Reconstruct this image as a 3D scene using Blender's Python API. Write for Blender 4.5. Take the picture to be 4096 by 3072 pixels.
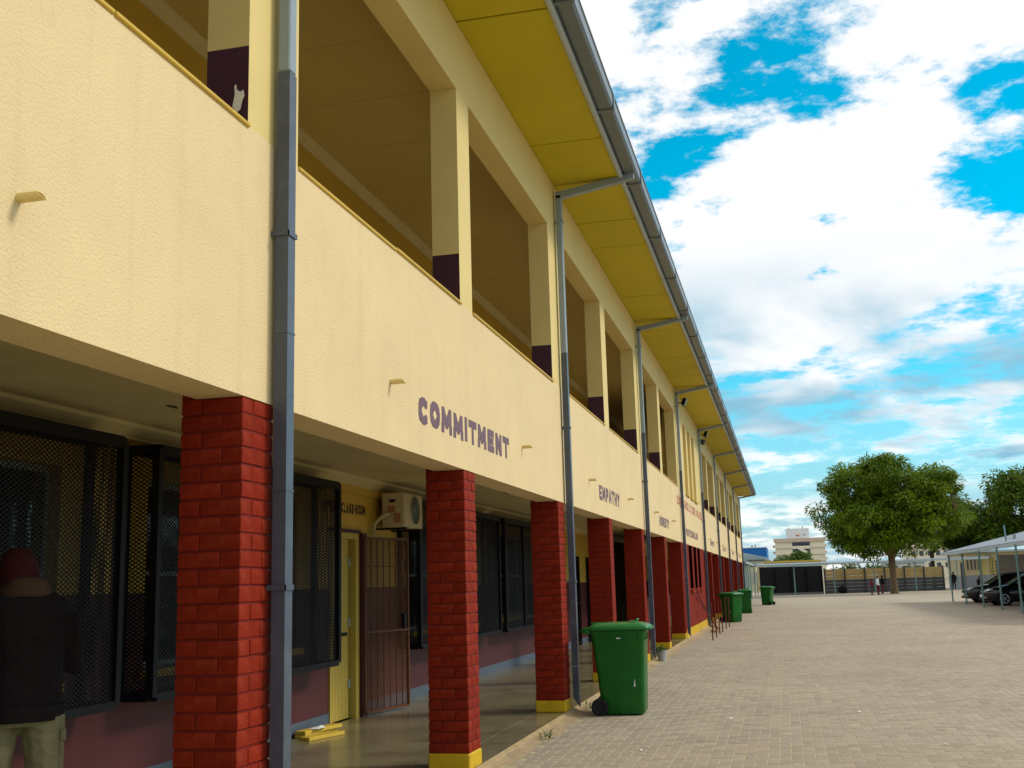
import bpy, bmesh, math, random
import numpy as np
from mathutils import Vector, Matrix
random.seed(7); rng = np.random.default_rng(7)
for o in list(bpy.data.objects): bpy.data.objects.remove(o)
scn = bpy.context.scene
C = scn.collection

# ------------------------------------------------------------------ camera
cd = bpy.data.cameras.new('camera'); cam = bpy.data.objects.new('camera', cd); C.objects.link(cam)
cd.sensor_width = 36.0; cd.lens = 36.0 * 4393 / 4096; cd.clip_start = 0.05; cd.clip_end = 3000
R = [[0.97067935, -0.06920548, -0.23020036], [0.23880976, 0.16842298, 0.9563491], [-0.02741357, -0.98328241, 0.18001165]]
mw = Matrix.Identity(4)
for i in range(3):
    mw[i][0] = R[i][0]; mw[i][1] = -R[i][1]; mw[i][2] = -R[i][2]
mw[0][3], mw[1][3], mw[2][3] = 2.6, 0.0, 1.53
cam.matrix_world = mw
scn.camera = cam
scn.render.resolution_x = 1024; scn.render.resolution_y = 768
scn.view_settings.view_transform = 'Standard'; scn.view_settings.look = 'None'
scn.view_settings.exposure = 0.65; scn.view_settings.gamma = 1.0

# ------------------------------------------------------------------ sky
SUN_EL, SUN_AZ = math.radians(38), math.radians(72)      # azimuth clockwise from +Y: sun over the yard, to the right
w = bpy.data.worlds.new('World'); scn.world = w; w.use_nodes = True
nt = w.node_tree; N = nt.nodes; L = nt.links; N.clear()
def nd(t, **k):
    n = N.new(t)
    for a, b in k.items(): setattr(n, a, b)
    return n
def mth(op, a, b=None, clamp=False):
    n = nd('ShaderNodeMath', operation=op, use_clamp=clamp)
    for i, v in enumerate((a, b)):
        if v is None: continue
        if isinstance(v, (int, float)): n.inputs[i].default_value = v
        else: L.new(v, n.inputs[i])
    return n.outputs[0]
def sstep(v, a, b, t0=0., t1=1.):
    n = nd('ShaderNodeMapRange', interpolation_type='SMOOTHSTEP')
    L.new(v, n.inputs[0]); n.inputs[1].default_value = a; n.inputs[2].default_value = b
    n.inputs[3].default_value = t0; n.inputs[4].default_value = t1
    return n.outputs[0]
out = nd('ShaderNodeOutputWorld')
sky = nd('ShaderNodeTexSky', sky_type='NISHITA', sun_disc=False)
sky.sun_elevation = SUN_EL; sky.sun_rotation = SUN_AZ; sky.air_density = 1.0; sky.dust_density = 0.0; sky.ozone_density = 3.0
hsv = nd('ShaderNodeHueSaturation'); hsv.inputs['Saturation'].default_value = 1.6; hsv.inputs['Hue'].default_value = 0.462
L.new(sky.outputs[0], hsv.inputs['Color'])
bg1 = nd('ShaderNodeBackground'); bg1.inputs[1].default_value = 0.11; L.new(hsv.outputs[0], bg1.inputs[0])
tc = nd('ShaderNodeTexCoord'); sx = nd('ShaderNodeSeparateXYZ'); L.new(tc.outputs['Generated'], sx.inputs[0])
zc = mth('ADD', mth('MAXIMUM', sx.outputs[2], 0.0), 0.16)
cp = nd('ShaderNodeCombineXYZ'); L.new(mth('DIVIDE', sx.outputs[0], zc), cp.inputs[0]); L.new(mth('DIVIDE', sx.outputs[1], zc), cp.inputs[1])
cp.inputs[2].default_value = 4.3
def noise(vec, scale, detail, rough, dist=0.0):
    n = nd('ShaderNodeTexNoise'); L.new(vec, n.inputs['Vector'])
    n.inputs['Scale'].default_value = scale; n.inputs['Detail'].default_value = detail
    n.inputs['Roughness'].default_value = rough; n.inputs['Distortion'].default_value = dist
    return n.outputs[0]
def lobe(d, r_in, r_out):
    n = nd('ShaderNodeVectorMath', operation='DOT_PRODUCT'); L.new(tc.outputs['Generated'], n.inputs[0]); n.inputs[1].default_value = d
    return sstep(n.outputs['Value'], math.cos(math.radians(r_out)), math.cos(math.radians(r_in)))
n1 = noise(cp.outputs[0], 4.6, 10, 0.58, 0.1)
n2 = noise(cp.outputs[0], 15.0, 8, 0.70, 0.1)
n0 = noise(cp.outputs[0], 1.3, 4, 0.5, 0.2)
cover = mth('ADD', mth('MULTIPLY', n1, 0.62), mth('MULTIPLY', n2, 0.22))
cover = mth('ADD', cover, mth('MULTIPLY', n0, 0.30))
HOLE1 = Vector((-0.032, 0.906, 0.423)).normalized(); HOLE2 = Vector((0.195, 0.920, 0.337)).normalized()
HOLE3 = Vector((0.035, 0.890, 0.452)).normalized(); BANK = Vector((0.055, 0.946, 0.30)).normalized()
cover = mth('SUBTRACT', cover, mth('MULTIPLY', lobe(HOLE1, 0.5, 7.5), 0.088))
cover = mth('SUBTRACT', cover, mth('MULTIPLY', lobe(HOLE2, 0.3, 4.6), 0.095))
cover = mth('SUBTRACT', cover, mth('MULTIPLY', lobe(HOLE3, 0.2, 5.0), 0.05))
cover = mth('ADD', cover, mth('MULTIPLY', lobe(BANK, 1.0, 9.0), 0.07))
cover = mth('ADD', cover, mth('MULTIPLY', sstep(sx.outputs[2], 0.14, 0.28), 0.05))
mask = sstep(cover, 0.510, 0.600)
soft = sstep(cover, 0.46, 0.66)
lowz = sstep(sx.outputs[2], 0.28, 0.18)
mk = nd('ShaderNodeMix', data_type='FLOAT'); L.new(lowz, mk.inputs[0]); L.new(mask, mk.inputs[2]); L.new(soft, mk.inputs[3]); mask = mk.outputs[0]
veil = mth('MULTIPLY', sstep(sx.outputs[2], 0.24, -0.02), 0.9)
mask = mth('MAXIMUM', mask, veil)
shade = noise(cp.outputs[0], 1.5, 5, 0.5, 0.4)
shade = mth('MULTIPLY', sstep(shade, 0.42, 0.62), sstep(sx.outputs[2], 0.30, 0.19))
shade = mth('MAXIMUM', shade, mth('MULTIPLY', mth('SUBTRACT', 1.0, sstep(cover, 0.50, 0.62)), sstep(sx.outputs[2], 0.27, 0.18)))
mix = nd('ShaderNodeMix', data_type='RGBA'); L.new(shade, mix.inputs[0])
mix.inputs[6].default_value = (0.64, 0.65, 0.66, 1); mix.inputs[7].default_value = (0.17, 0.35, 0.46, 1)
bg2 = nd('ShaderNodeBackground'); L.new(mix.outputs[2], bg2.inputs[0]); bg2.inputs[1].default_value = 1.0
ms = nd('ShaderNodeMixShader'); L.new(mask, ms.inputs[0]); L.new(bg1.outputs[0], ms.inputs[1]); L.new(bg2.outputs[0], ms.inputs[2])
L.new(ms.outputs[0], out.inputs[0])
sd = bpy.data.lights.new('sun', 'SUN'); sd.energy = 1.5; sd.angle = math.radians(14); sd.color = (1.0, 0.95, 0.86)
sun = bpy.data.objects.new('sun', sd); C.objects.link(sun)
sdir = Vector((math.sin(SUN_AZ) * math.cos(SUN_EL), math.cos(SUN_AZ) * math.cos(SUN_EL), math.sin(SUN_EL)))
sun.rotation_euler = sdir.to_track_quat('Z', 'Y').to_euler()

# ------------------------------------------------------------------ helpers
def M(name, col, rough=0.6, var=0.12, vscale=2.0, bump=0.0, bscale=40.0, metal=0.0, spec=0.25, rand=0.0, stain=None, sscale=1.5, samt=0.5, bdist=0.01):
    m = bpy.data.materials.new(name); m.use_nodes = True
    t = m.node_tree; b = t.nodes['Principled BSDF']
    b.inputs['Roughness'].default_value = rough; b.inputs['Metallic'].default_value = metal
    b.inputs['Specular IOR Level'].default_value = spec
    co = t.nodes.new('ShaderNodeTexCoord')
    n = t.nodes.new('ShaderNodeTexNoise'); n.inputs['Scale'].default_value = vscale; n.inputs['Detail'].default_value = 6; n.inputs['Roughness'].default_value = 0.62
    t.links.new(co.outputs['Object'], n.inputs['Vector'])
    mr = t.nodes.new('ShaderNodeMapRange'); mr.inputs[1].default_value = 0.25; mr.inputs[2].default_value = 0.75
    mr.inputs[3].default_value = 1 - var; mr.inputs[4].default_value = 1 + var
    t.links.new(n.outputs[0], mr.inputs[0])
    val = mr.outputs[0]
    if rand:
        oi = t.nodes.new('ShaderNodeObjectInfo'); r2 = t.nodes.new('ShaderNodeMapRange')
        r2.inputs[3].default_value = 1 - rand; r2.inputs[4].default_value = 1 + rand
        t.links.new(oi.outputs['Random'], r2.inputs[0])
        mm = t.nodes.new('ShaderNodeMath'); mm.operation = 'MULTIPLY'
        t.links.new(val, mm.inputs[0]); t.links.new(r2.outputs[0], mm.inputs[1]); val = mm.outputs[0]
    base = None
    if stain:
        n3 = t.nodes.new('ShaderNodeTexNoise'); n3.inputs['Scale'].default_value = sscale; n3.inputs['Detail'].default_value = 8; n3.inputs['Roughness'].default_value = 0.7
        t.links.new(co.outputs['Object'], n3.inputs['Vector'])
        r3 = t.nodes.new('ShaderNodeMapRange'); r3.inputs[1].default_value = 0.5; r3.inputs[2].default_value = 0.72; r3.inputs[4].default_value = samt
        t.links.new(n3.outputs[0], r3.inputs[0])
        mx = t.nodes.new('ShaderNodeMix'); mx.data_type = 'RGBA'; t.links.new(r3.outputs[0], mx.inputs[0])
        mx.inputs[6].default_value = (*col, 1); mx.inputs[7].default_value = (*stain, 1); base = mx.outputs[2]
    vm = t.nodes.new('ShaderNodeVectorMath'); vm.operation = 'SCALE'
    if base is None: vm.inputs[0].default_value = col
    else: t.links.new(base, vm.inputs[0])
    t.links.new(val, vm.inputs['Scale'])
    t.links.new(vm.outputs[0], b.inputs['Base Color'])
    if bump:
        nb = t.nodes.new('ShaderNodeTexNoise'); nb.inputs['Scale'].default_value = bscale; nb.inputs['Detail'].default_value = 4
        t.links.new(co.outputs['Object'], nb.inputs['Vector'])
        bp = t.nodes.new('ShaderNodeBump'); bp.inputs['Strength'].default_value = bump; bp.inputs['Distance'].default_value = bdist
        t.links.new(nb.outputs[0], bp.inputs['Height']); t.links.new(bp.outputs[0], b.inputs['Normal'])
    return m

def chamfer(sx_, sy_, sz_, c):
    h = (sx_ / 2, sy_ / 2, sz_ / 2); V = []; idx = {}
    for s in [(a, b, d) for a in (-1, 1) for b in (-1, 1) for d in (-1, 1)]:
        for ax in range(3):
            idx[(s, ax)] = len(V)
            V.append(tuple(s[i] * (h[i] if i == ax else h[i] - c) for i in range(3)))
    F = []
    def sg(d): return tuple(d[i] for i in range(3))
    for ax in range(3):
        b, d = (ax + 1) % 3, (ax + 2) % 3
        for s in (-1, 1):
            q = []
            for (u, v) in ((-1, -1), (1, -1), (1, 1), (-1, 1)): q.append(idx[(sg({ax: s, b: u, d: v}), ax)])
            F.append(q if s > 0 else q[::-1])
        for sa in (-1, 1):
            for sb in (-1, 1):
                lo = sg({ax: sa, b: sb, d: -1}); hi = sg({ax: sa, b: sb, d: 1})
                q = [idx[(lo, ax)], idx[(lo, b)], idx[(hi, b)], idx[(hi, ax)]]
                F.append(q if sa * sb > 0 else q[::-1])
    for s in [(a, b, d) for a in (-1, 1) for b in (-1, 1) for d in (-1, 1)]:
        q = [idx[(s, 0)], idx[(s, 1)], idx[(s, 2)]]
        F.append(q if s[0] * s[1] * s[2] > 0 else q[::-1])
    return V, F

def root_of(o):
    while o.parent: o = o.parent
    return o
class MB:
    def __init__(s): s.v = []; s.f = []; s.m = []
    def add(s, V, F, mat=0, off=(0, 0, 0)):
        n = len(s.v); s.v += [(a[0] + off[0], a[1] + off[1], a[2] + off[2]) for a in V]
        s.f += [tuple(i + n for i in q) for q in F]; s.m += [mat] * len(F); return s
    def box(s, x0, x1, y0, y1, z0, z1, mat=0):
        V = [(x0, y0, z0), (x1, y0, z0), (x1, y1, z0), (x0, y1, z0), (x0, y0, z1), (x1, y0, z1), (x1, y1, z1), (x0, y1, z1)]
        F = [(3, 2, 1, 0), (4, 5, 6, 7), (0, 1, 5, 4), (1, 2, 6, 5), (2, 3, 7, 6), (3, 0, 4, 7)]
        return s.add(V, F, mat)
    def cbox(s, x0, x1, y0, y1, z0, z1, c=0.01, mat=0):
        V, F = chamfer(x1 - x0, y1 - y0, z1 - z0, c)
        return s.add(V, F, mat, ((x0 + x1) / 2, (y0 + y1) / 2, (z0 + z1) / 2))
    def bar(s, p, q, a, b, mat=0, up=(0, 0, 1)):
        p = Vector(p); q = Vector(q); d = (q - p).normalized(); u = Vector(up)
        if abs(d.dot(u)) > 0.98: u = Vector((1, 0, 0))
        x = d.cross(u).normalized() * a / 2; y = d.cross(x).normalized() * b / 2
        V = [tuple(e + i * x + j * y) for e in (p, q) for (i, j) in ((-1, -1), (1, -1), (1, 1), (-1, 1))]
        return s.add(V, [(0, 1, 2, 3), (7, 6, 5, 4), (0, 4, 5, 1), (1, 5, 6, 2), (2, 6, 7, 3), (3, 7, 4, 0)], mat)
    def tube(s, pts, r, n=8, mat=0, cap=True):
        pts = [Vector(p) for p in pts]; rs = r if isinstance(r, (list, tuple)) else [r] * len(pts)
        V = []; F = []; pr = None
        for i, p in enumerate(pts):
            d = (pts[min(i + 1, len(pts) - 1)] - pts[max(i - 1, 0)]).normalized()
            if pr is None:
                u = Vector((0, 0, 1)) if abs(d.z) < 0.9 else Vector((1, 0, 0)); pr = d.cross(u).normalized()
            pr = (pr - d * pr.dot(d)).normalized(); q = d.cross(pr)
            for k in range(n):
                a = 2 * math.pi * k / n; V.append(tuple(p + (pr * math.cos(a) + q * math.sin(a)) * rs[i]))
        for i in range(len(pts) - 1):
            for k in range(n): F.append((i * n + k, i * n + (k + 1) % n, (i + 1) * n + (k + 1) % n, (i + 1) * n + k))
        if cap: F.append(tuple(range(n))[::-1]); F.append(tuple((len(pts) - 1) * n + k for k in range(n)))
        return s.add(V, F, mat)
    def loft(s, rings, mat=0, cap=True):
        n = len(rings[0]); V = [tuple(p) for r in rings for p in r]; F = []
        for i in range(len(rings) - 1):
            for k in range(n): F.append((i * n + k, i * n + (k + 1) % n, (i + 1) * n + (k + 1) % n, (i + 1) * n + k))
        if cap: F.append(tuple(range(n))[::-1]); F.append(tuple((len(rings) - 1) * n + k for k in range(n)))
        return s.add(V, F, mat)
    def prism(s, poly, axis, a, b, mat=0):
        def P(u, v, t): return {'x': (t, u, v), 'y': (u, t, v), 'z': (u, v, t)}[axis]
        return s.loft([[P(u, v, a) for u, v in poly], [P(u, v, b) for u, v in poly]], mat)
    def mesh(s, name, mats, off=(0, 0, 0), smooth=False):
        me = bpy.data.meshes.new(name)
        me.from_pydata([(v[0] - off[0], v[1] - off[1], v[2] - off[2]) for v in s.v], [], s.f)
        for m in mats: me.materials.append(m)
        if len(mats) > 1: me.polygons.foreach_set('material_index', s.m)
        if smooth: me.polygons.foreach_set('use_smooth', [True] * len(s.f))
        me.update(); return me
    def build(s, name, mats, parent=None, smooth=False, label=None, kind=None):
        if not isinstance(mats, (list, tuple)): mats = [mats]
        off = root_of(parent).location if parent else (0, 0, 0)
        o = bpy.data.objects.new(name, s.mesh(name, mats, off, smooth)); C.objects.link(o)
        if parent: o.parent = parent
        if label: o['label'] = label
        if kind: o['kind'] = kind
        if smooth:
            pass
        return o
def tag(o, label, cat, group=None):
    o['label'] = label; o['category'] = cat
    if group: o['group'] = group
    return o
def thing(name, label, cat, loc=(0, 0, 0), group=None, rz=0.0):
    o = bpy.data.objects.new(name, None); C.objects.link(o); o.location = loc; o.rotation_euler = (0, 0, rz)
    o.empty_display_size = 0.2
    return tag(o, label, cat, group)
def copy_tree(o, parent=None):
    c = o.copy(); C.objects.link(c); c.parent = parent
    for ch in list(o.children): copy_tree(ch, c)
    return c
def inst(name, mesh, parent, loc, rot=(0, 0, 0)):
    o = bpy.data.objects.new(name, mesh); C.objects.link(o); o.parent = parent
    ro = root_of(parent).location
    o.location = (loc[0] - ro[0], loc[1] - ro[1], loc[2] - ro[2]); o.rotation_euler = rot
    return o
def cuts(spec, lo, hi):
    s = {lo, hi}
    for a in spec:
        if lo < a < hi: s.add(a)
    return sorted(s)
def wall_x(mb, x0, x1, y0, y1, z0, z1, holes, bands):
    """wall slab x0..x1 with rectangular holes (ya,yb,za,zb); bands [(ztop,mat)]"""
    ys = cuts([a for h in holes for a in h[:2]], y0, y1); zs = cuts([a for h in holes for a in h[2:]] + [b[0] for b in bands], z0, z1)
    for i in range(len(ys) - 1):
        run = None
        for k in range(len(zs) - 1):
            ym, zm = (ys[i] + ys[i + 1]) / 2, (zs[k] + zs[k + 1]) / 2
            if any(h[0] < ym < h[1] and h[2] < zm < h[3] for h in holes): continue
            mt = next(m for zt, m in bands if zm < zt)
            mb.box(x0, x1, ys[i], ys[i + 1], zs[k], zs[k + 1], mt)
def diag_mesh(mb, o, u, v, W, H, pu, pv, wd, th, mat=0):
    """expanded-metal diamonds in the rectangle o + u*[0,W] + v*[0,H]"""
    o = Vector(o); u = Vector(u); v = Vector(v); n = u.cross(v); k = pv / pu
    for s in (1, -1):
        c = -k * W if s > 0 else 0.0
        c = math.floor(c / pv) * pv
        top = H if s > 0 else H + k * W
        while c < top:
            pts = []
            a, b = 0.0, W
            va, vb = c + s * k * a, c + s * k * b
            def at(vv): return (vv - c) / (s * k)
            lo, hi = sorted((at(0.0), at(H)))
            a, b = max(a, lo), min(b, hi)
            if b - a > 0.004:
                p = o + u * a + v * (c + s * k * a); q = o + u * b + v * (c + s * k * b)
                d = (q - p).normalized(); e = n.cross(d).normalized() * wd / 2; t = n * th / 2 * s
                V = [tuple(z + i * e + t + j * n * th / 2) for z in (p, q) for (i, j) in ((-1, -1), (1, -1), (1, 1), (-1, 1))]
                mb.add(V, [(0, 4, 5, 1), (1, 5, 6, 2), (2, 6, 7, 3), (3, 7, 4, 0)], mat)
            c += pv
def arc(cx, cy, rx, ry, a0, a1, n=14): return [(cx + rx * math.cos(math.radians(a0 + (a1 - a0) * k / n)), cy + ry * math.sin(math.radians(a0 + (a1 - a0) * k / n))) for k in range(n + 1)]
GLY = {'A': [[(.08, 0), (.5, 1), (.92, 0)], [(.26, .33), (.74, .33)]], 'C': [arc(.52, .5, .44, .5, 52, 308)], 'E': [[(.9, 0), (.12, 0), (.12, 1), (.9, 1)], [(.12, .5), (.78, .5)]],
 'F': [[(.12, 0), (.12, 1), (.9, 1)], [(.12, .52), (.75, .52)]], 'H': [[(.12, 0), (.12, 1)], [(.88, 0), (.88, 1)], [(.12, .5), (.88, .5)]], 'I': [[(.5, 0), (.5, 1)]], 'L': [[(.14, 1), (.14, 0), (.9, 0)]],
 'M': [[(.06, 0), (.1, 1), (.5, .25), (.9, 1), (.94, 0)]], 'N': [[(.12, 0), (.12, 1), (.88, 0), (.88, 1)]], 'O': [arc(.5, .5, .44, .5, 0, 360, 24)], 'P': [[(.14, 0), (.14, 1), (.55, 1)] + arc(.55, .74, .33, .26, 90, -90, 8) + [(.14, .48)]],
 'R': [[(.14, 0), (.14, 1), (.55, 1)] + arc(.55, .74, .32, .26, 90, -90, 8) + [(.14, .48)], [(.5, .48), (.9, 0)]], 'S': [arc(.5, .75, .38, .25, 20, 270, 12) + arc(.5, .25, .38, .25, 90, -160, 12)], 'T': [[(.04, 1), (.96, 1)], [(.5, 1), (.5, 0)]],
 'U': [[(.12, 1), (.12, .35)] + arc(.5, .3, .38, .3, 180, 360, 10) + [(.88, 1)]], 'V': [[(.06, 1), (.5, 0), (.94, 1)]], 'Y': [[(.08, 1), (.5, .48), (.92, 1)], [(.5, .48), (.5, 0)]], '-': [[(.2, .45), (.8, .45)]], "'": [[(.5, 1), (.45, .8)]], ' ': []}
def text_mesh(body, fit, thick=0.13, x=0.0, dep=0.003, shear=0.0):
    """hand-painted block capitals on a wall facing +x; fit = (y0,y1,z0,z1)"""
    y0, y1, z0, z1 = fit; wd = {'I': .42, "'": .35, ' ': .6, '-': .5, 'M': 1.15}
    tot = sum(wd.get(c, 1.0) + .08 for c in body) - .08; u = (y1 - y0) / tot; h = z1 - z0; G = 26; mb = MB(); cy = 0.0
    asp = u / h
    for ch in body:
        w_ = wd.get(ch, 1.0)
        gx, gy = np.meshgrid((np.arange(G) + .5) / G, (np.arange(G) + .5) / G); dm = np.full((G, G), 9.)
        tx, ty = thick * (.9 / w_), thick * 1.0
        ink = np.zeros((G, G), bool)
        jy = random.uniform(-.03, .03)
        for st in GLY[ch]:
            for p, q in zip(st[:-1], st[1:]):
                ax, ay = tx + p[0] * (1 - 2 * tx), ty + p[1] * (1 - 2 * ty); bx, by = tx + q[0] * (1 - 2 * tx), ty + q[1] * (1 - 2 * ty)
                px, py = (gx - ax) / tx, (gy - ay) / ty; dx, dy = (bx - ax) / tx, (by - ay) / ty
                t_ = np.clip((px * dx + py * dy) / max(dx * dx + dy * dy, 1e-9), 0, 1); d1 = np.maximum(np.abs(px - t_ * dx), np.abs(py - t_ * dy)) * .85 + np.hypot(px - t_ * dx, py - t_ * dy) * .15
                ink |= d1 < .98
        for r in range(G):
            c = 0
            while c < G:
                if ink[r, c]:
                    e = c
                    while e < G and ink[r, e]: e += 1
                    ya, yb = y0 + (cy + w_ * c / G) * u, y0 + (cy + w_ * e / G) * u; za, zb_ = z0 + h * (r / G + jy), z0 + h * ((r + 1) / G + jy); sh_ = shear * (r / G) * h
                    mb.add([(x + dep, ya + sh_, za), (x + dep, yb + sh_, za), (x + dep, yb + sh_, zb_), (x + dep, ya + sh_, zb_), (x + .0005, ya + sh_, za), (x + .0005, yb + sh_, za), (x + .0005, yb + sh_, zb_), (x + .0005, ya + sh_, zb_)], [(0, 1, 2, 3), (0, 3, 7, 4), (1, 5, 6, 2)])
                    c = e
                else: c += 1
        cy += w_ + .08
    return mb.mesh('painted_lettering', [])
def lettering(body, fit, mat, parent, label, **k):
    me = text_mesh(body, fit, **k); me.materials.append(mat); me.name = 'painted_lettering'
    o = bpy.data.objects.new('painted_lettering', me); C.objects.link(o); o.parent = parent; o['label'] = label
    return o

# ------------------------------------------------------------------ materials
CREAM = (0.69, 0.53, 0.29)
m_stucco = M('cream stucco', CREAM, 0.75, 0.06, 1.2, bump=0.6, bscale=75, stain=(0.62, 0.46, 0.27), sscale=0.9, samt=0.3, bdist=0.010)
def weather(m):
    t = m.node_tree; b = t.nodes['Principled BSDF']; src = b.inputs['Base Color'].links[0].from_socket
    co = t.nodes.new('ShaderNodeTexCoord'); mp = t.nodes.new('ShaderNodeMapping'); mp.inputs['Scale'].default_value = (1, 4.5, .22); t.links.new(co.outputs['Object'], mp.inputs[0])
    n = t.nodes.new('ShaderNodeTexNoise'); n.inputs['Scale'].default_value = 1.6; n.inputs['Detail'].default_value = 7; n.inputs['Roughness'].default_value = .65; t.links.new(mp.outputs[0], n.inputs['Vector'])
    r = t.nodes.new('ShaderNodeMapRange'); r.inputs[1].default_value = .52; r.inputs[2].default_value = .75; r.inputs[3].default_value = 1; r.inputs[4].default_value = .92; t.links.new(n.outputs[0], r.inputs[0])
    nw = t.nodes.new('ShaderNodeTexNoise'); nw.inputs['Scale'].default_value = 3; nw.inputs['Detail'].default_value = 5; t.links.new(co.outputs['Object'], nw.inputs['Vector'])
    av = t.nodes.new('ShaderNodeMix'); av.data_type = 'VECTOR'; av.inputs[0].default_value = .18; t.links.new(co.outputs['Object'], av.inputs[4]); t.links.new(nw.outputs['Color'], av.inputs[5])
    vo = t.nodes.new('ShaderNodeTexVoronoi'); vo.feature = 'DISTANCE_TO_EDGE'; vo.inputs['Scale'].default_value = .75; t.links.new(av.outputs[1], vo.inputs['Vector'])
    c = t.nodes.new('ShaderNodeMapRange'); c.inputs[1].default_value = .0; c.inputs[2].default_value = .0022; c.inputs[3].default_value = .93; c.inputs[4].default_value = 1; t.links.new(vo.outputs['Distance'], c.inputs[0])
    mm = t.nodes.new('ShaderNodeMath'); mm.operation = 'MULTIPLY'; t.links.new(r.outputs[0], mm.inputs[0]); t.links.new(c.outputs[0], mm.inputs[1])
    vm = t.nodes.new('ShaderNodeVectorMath'); vm.operation = 'SCALE'; t.links.new(src, vm.inputs[0]); t.links.new(mm.outputs[0], vm.inputs['Scale']); t.links.new(vm.outputs[0], b.inputs['Base Color'])
weather(m_stucco)
m_cream = M('cream paint', (0.66, 0.51, 0.20), 0.6, 0.06, 1.5, bump=0.12, bscale=60)
m_soffit = M('soffit yellow', (0.53, 0.425, 0.012), 0.6, 0.06, 0.8, stain=(0.42, 0.32, 0.012), sscale=0.5, samt=0.4)
m_ceil = M('ceiling board', (0.52, 0.40, 0.14), 0.7, 0.06, 1.0)
m_plaster = M('veranda ceiling plaster', (0.56, 0.47, 0.25), 0.7, 0.08, 0.9, bump=0.1, bscale=20, stain=(0.32, 0.26, 0.13), sscale=0.7, samt=0.4)
m_maroon = M('maroon gloss paint', (0.055, 0.018, 0.030), 0.45, 0.15, 3)
m_chip = M('bare plaster', (0.72, 0.68, 0.58), 0.8, 0.15, 20)
m_dado = M('purple brown dado paint', (0.085, 0.022, 0.022), 0.45, 0.1, 2.0, bump=0.06, bscale=25)
m_wallc = M('yellow cream wall', (0.52, 0.34, 0.05), 0.55, 0.08, 1.4, bump=0.06, bscale=30)
m_skirt = M('grey blue skirting', (0.085, 0.11, 0.14), 0.5, 0.15, 4)
m_brick = M('red painted brick', (0.200, 0.0150, 0.0040), 0.8, 0.2, 9, bump=0.3, bscale=45, rand=0.11, spec=0.12, stain=(0.34, 0.06, 0.03), sscale=13, samt=0.35)
m_brickj = M('red painted brick joined', (0.200, 0.0150, 0.0040), 0.8, 0.2, 5, bump=0.25, bscale=45, spec=0.12)
m_mortar = M('red painted joints', (0.15, 0.009, 0.0035), 0.6, 0.2, 12, bump=0.3, bscale=60)
m_yellow = M('yellow plinth paint', (0.60, 0.37, 0.010), 0.55, 0.12, 8, bump=0.4, bscale=22, stain=(0.35, 0.2, 0.02), sscale=9, samt=0.6)
m_coping = M('yellow coping', (0.55, 0.36, 0.05), 0.5, 0.1, 5)
m_grey = M('light grey gutter paint', (0.23, 0.28, 0.31), 0.35, 0.1, 3, spec=0.5)
m_gutter = M('grey gutter enamel', (0.12, 0.15, 0.175), 0.35, 0.1, 3, spec=0.45)
m_slate = M('dark slate pipe paint', (0.055, 0.068, 0.095), 0.38, 0.15, 4, spec=0.5, stain=(0.13, 0.16, 0.2), sscale=3, samt=0.4)
m_fascia = M('pale fascia', (0.40, 0.45, 0.48), 0.4, 0.08, 2)
m_letter = M('purple lettering paint', (0.15, 0.075, 0.095), 0.5, 0.15, 6)
m_letdk = M('dark purple lettering', (0.03, 0.012, 0.02), 0.5, 0.15, 6)
m_redlet = M('red lettering paint', (0.36, 0.02, 0.03), 0.5, 0.15, 6)
m_black = M('black steel', (0.005, 0.005, 0.007), 0.5, 0.2, 5, spec=0.2)
m_rust = M('red oxide steel', (0.105, 0.036, 0.010), 0.55, 0.25, 9, stain=(0.12, 0.03, 0.012), sscale=7, samt=0.7)
m_darkmar = M('dark maroon steel', (0.06, 0.015, 0.02), 0.45, 0.15, 4)
m_winfr = M('window frame paint', (0.26, 0.30, 0.27), 0.5, 0.15, 5)
m_door = M('yellow door paint', (0.46, 0.33, 0.06), 0.5, 0.1, 3)
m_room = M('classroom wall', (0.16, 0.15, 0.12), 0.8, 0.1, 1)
m_slab = M('polished cement floor', (0.21, 0.175, 0.095), 0.2, 0.25, 1.3, spec=0.5, bump=0.05, bscale=30, stain=(0.10, 0.075, 0.038), sscale=2.0, samt=0.75)
m_edge = M('worn slab edge', (0.36, 0.26, 0.13), 0.85, 0.25, 6, bump=0.5, bscale=25)
m_green = M('green bin plastic', (0.006, 0.105, 0.012), 0.38, 0.12, 3, bump=0.05, bscale=120, stain=(0.03, 0.15, 0.03), sscale=3, samt=0.5)
m_lid = M('green bin lid plastic', (0.02, 0.16, 0.035), 0.32, 0.1, 3)
m_rubber = M('black rubber', (0.012, 0.012, 0.013), 0.7, 0.2, 8)
m_acw = M('ivory unit casing', (0.50, 0.43, 0.26), 0.5, 0.08, 4)
m_white = M('white paint', (0.78, 0.78, 0.76), 0.6, 0.06, 2)
m_paper = M('white paper', (0.85, 0.85, 0.83), 0.8, 0.05, 9)
m_redpole = M('red oxide rod', (0.12, 0.016, 0.010), 0.5, 0.2, 6)
m_teal = M('pale green post paint', (0.17, 0.29, 0.29), 0.5, 0.15, 3)
m_sheet = M('zinc roof sheet', (0.20, 0.235, 0.27), 0.4, 0.12, 1.0, metal=0.0)
m_ochre = M('ochre wall paint', (0.42, 0.29, 0.11), 0.8, 0.1, 2)
m_dgrey = M('dark grey wall paint', (0.075, 0.073, 0.075), 0.8, 0.15, 2)
m_mattblk = M('matt black', (0.010, 0.010, 0.012), 0.9, 0.2, 4)
m_glass = bpy.data.materials.new('window glass'); m_glass.use_nodes = True
t = m_glass.node_tree; t.nodes.clear(); o_ = t.nodes.new('ShaderNodeOutputMaterial'); mxs = t.nodes.new('ShaderNodeMixShader')
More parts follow.
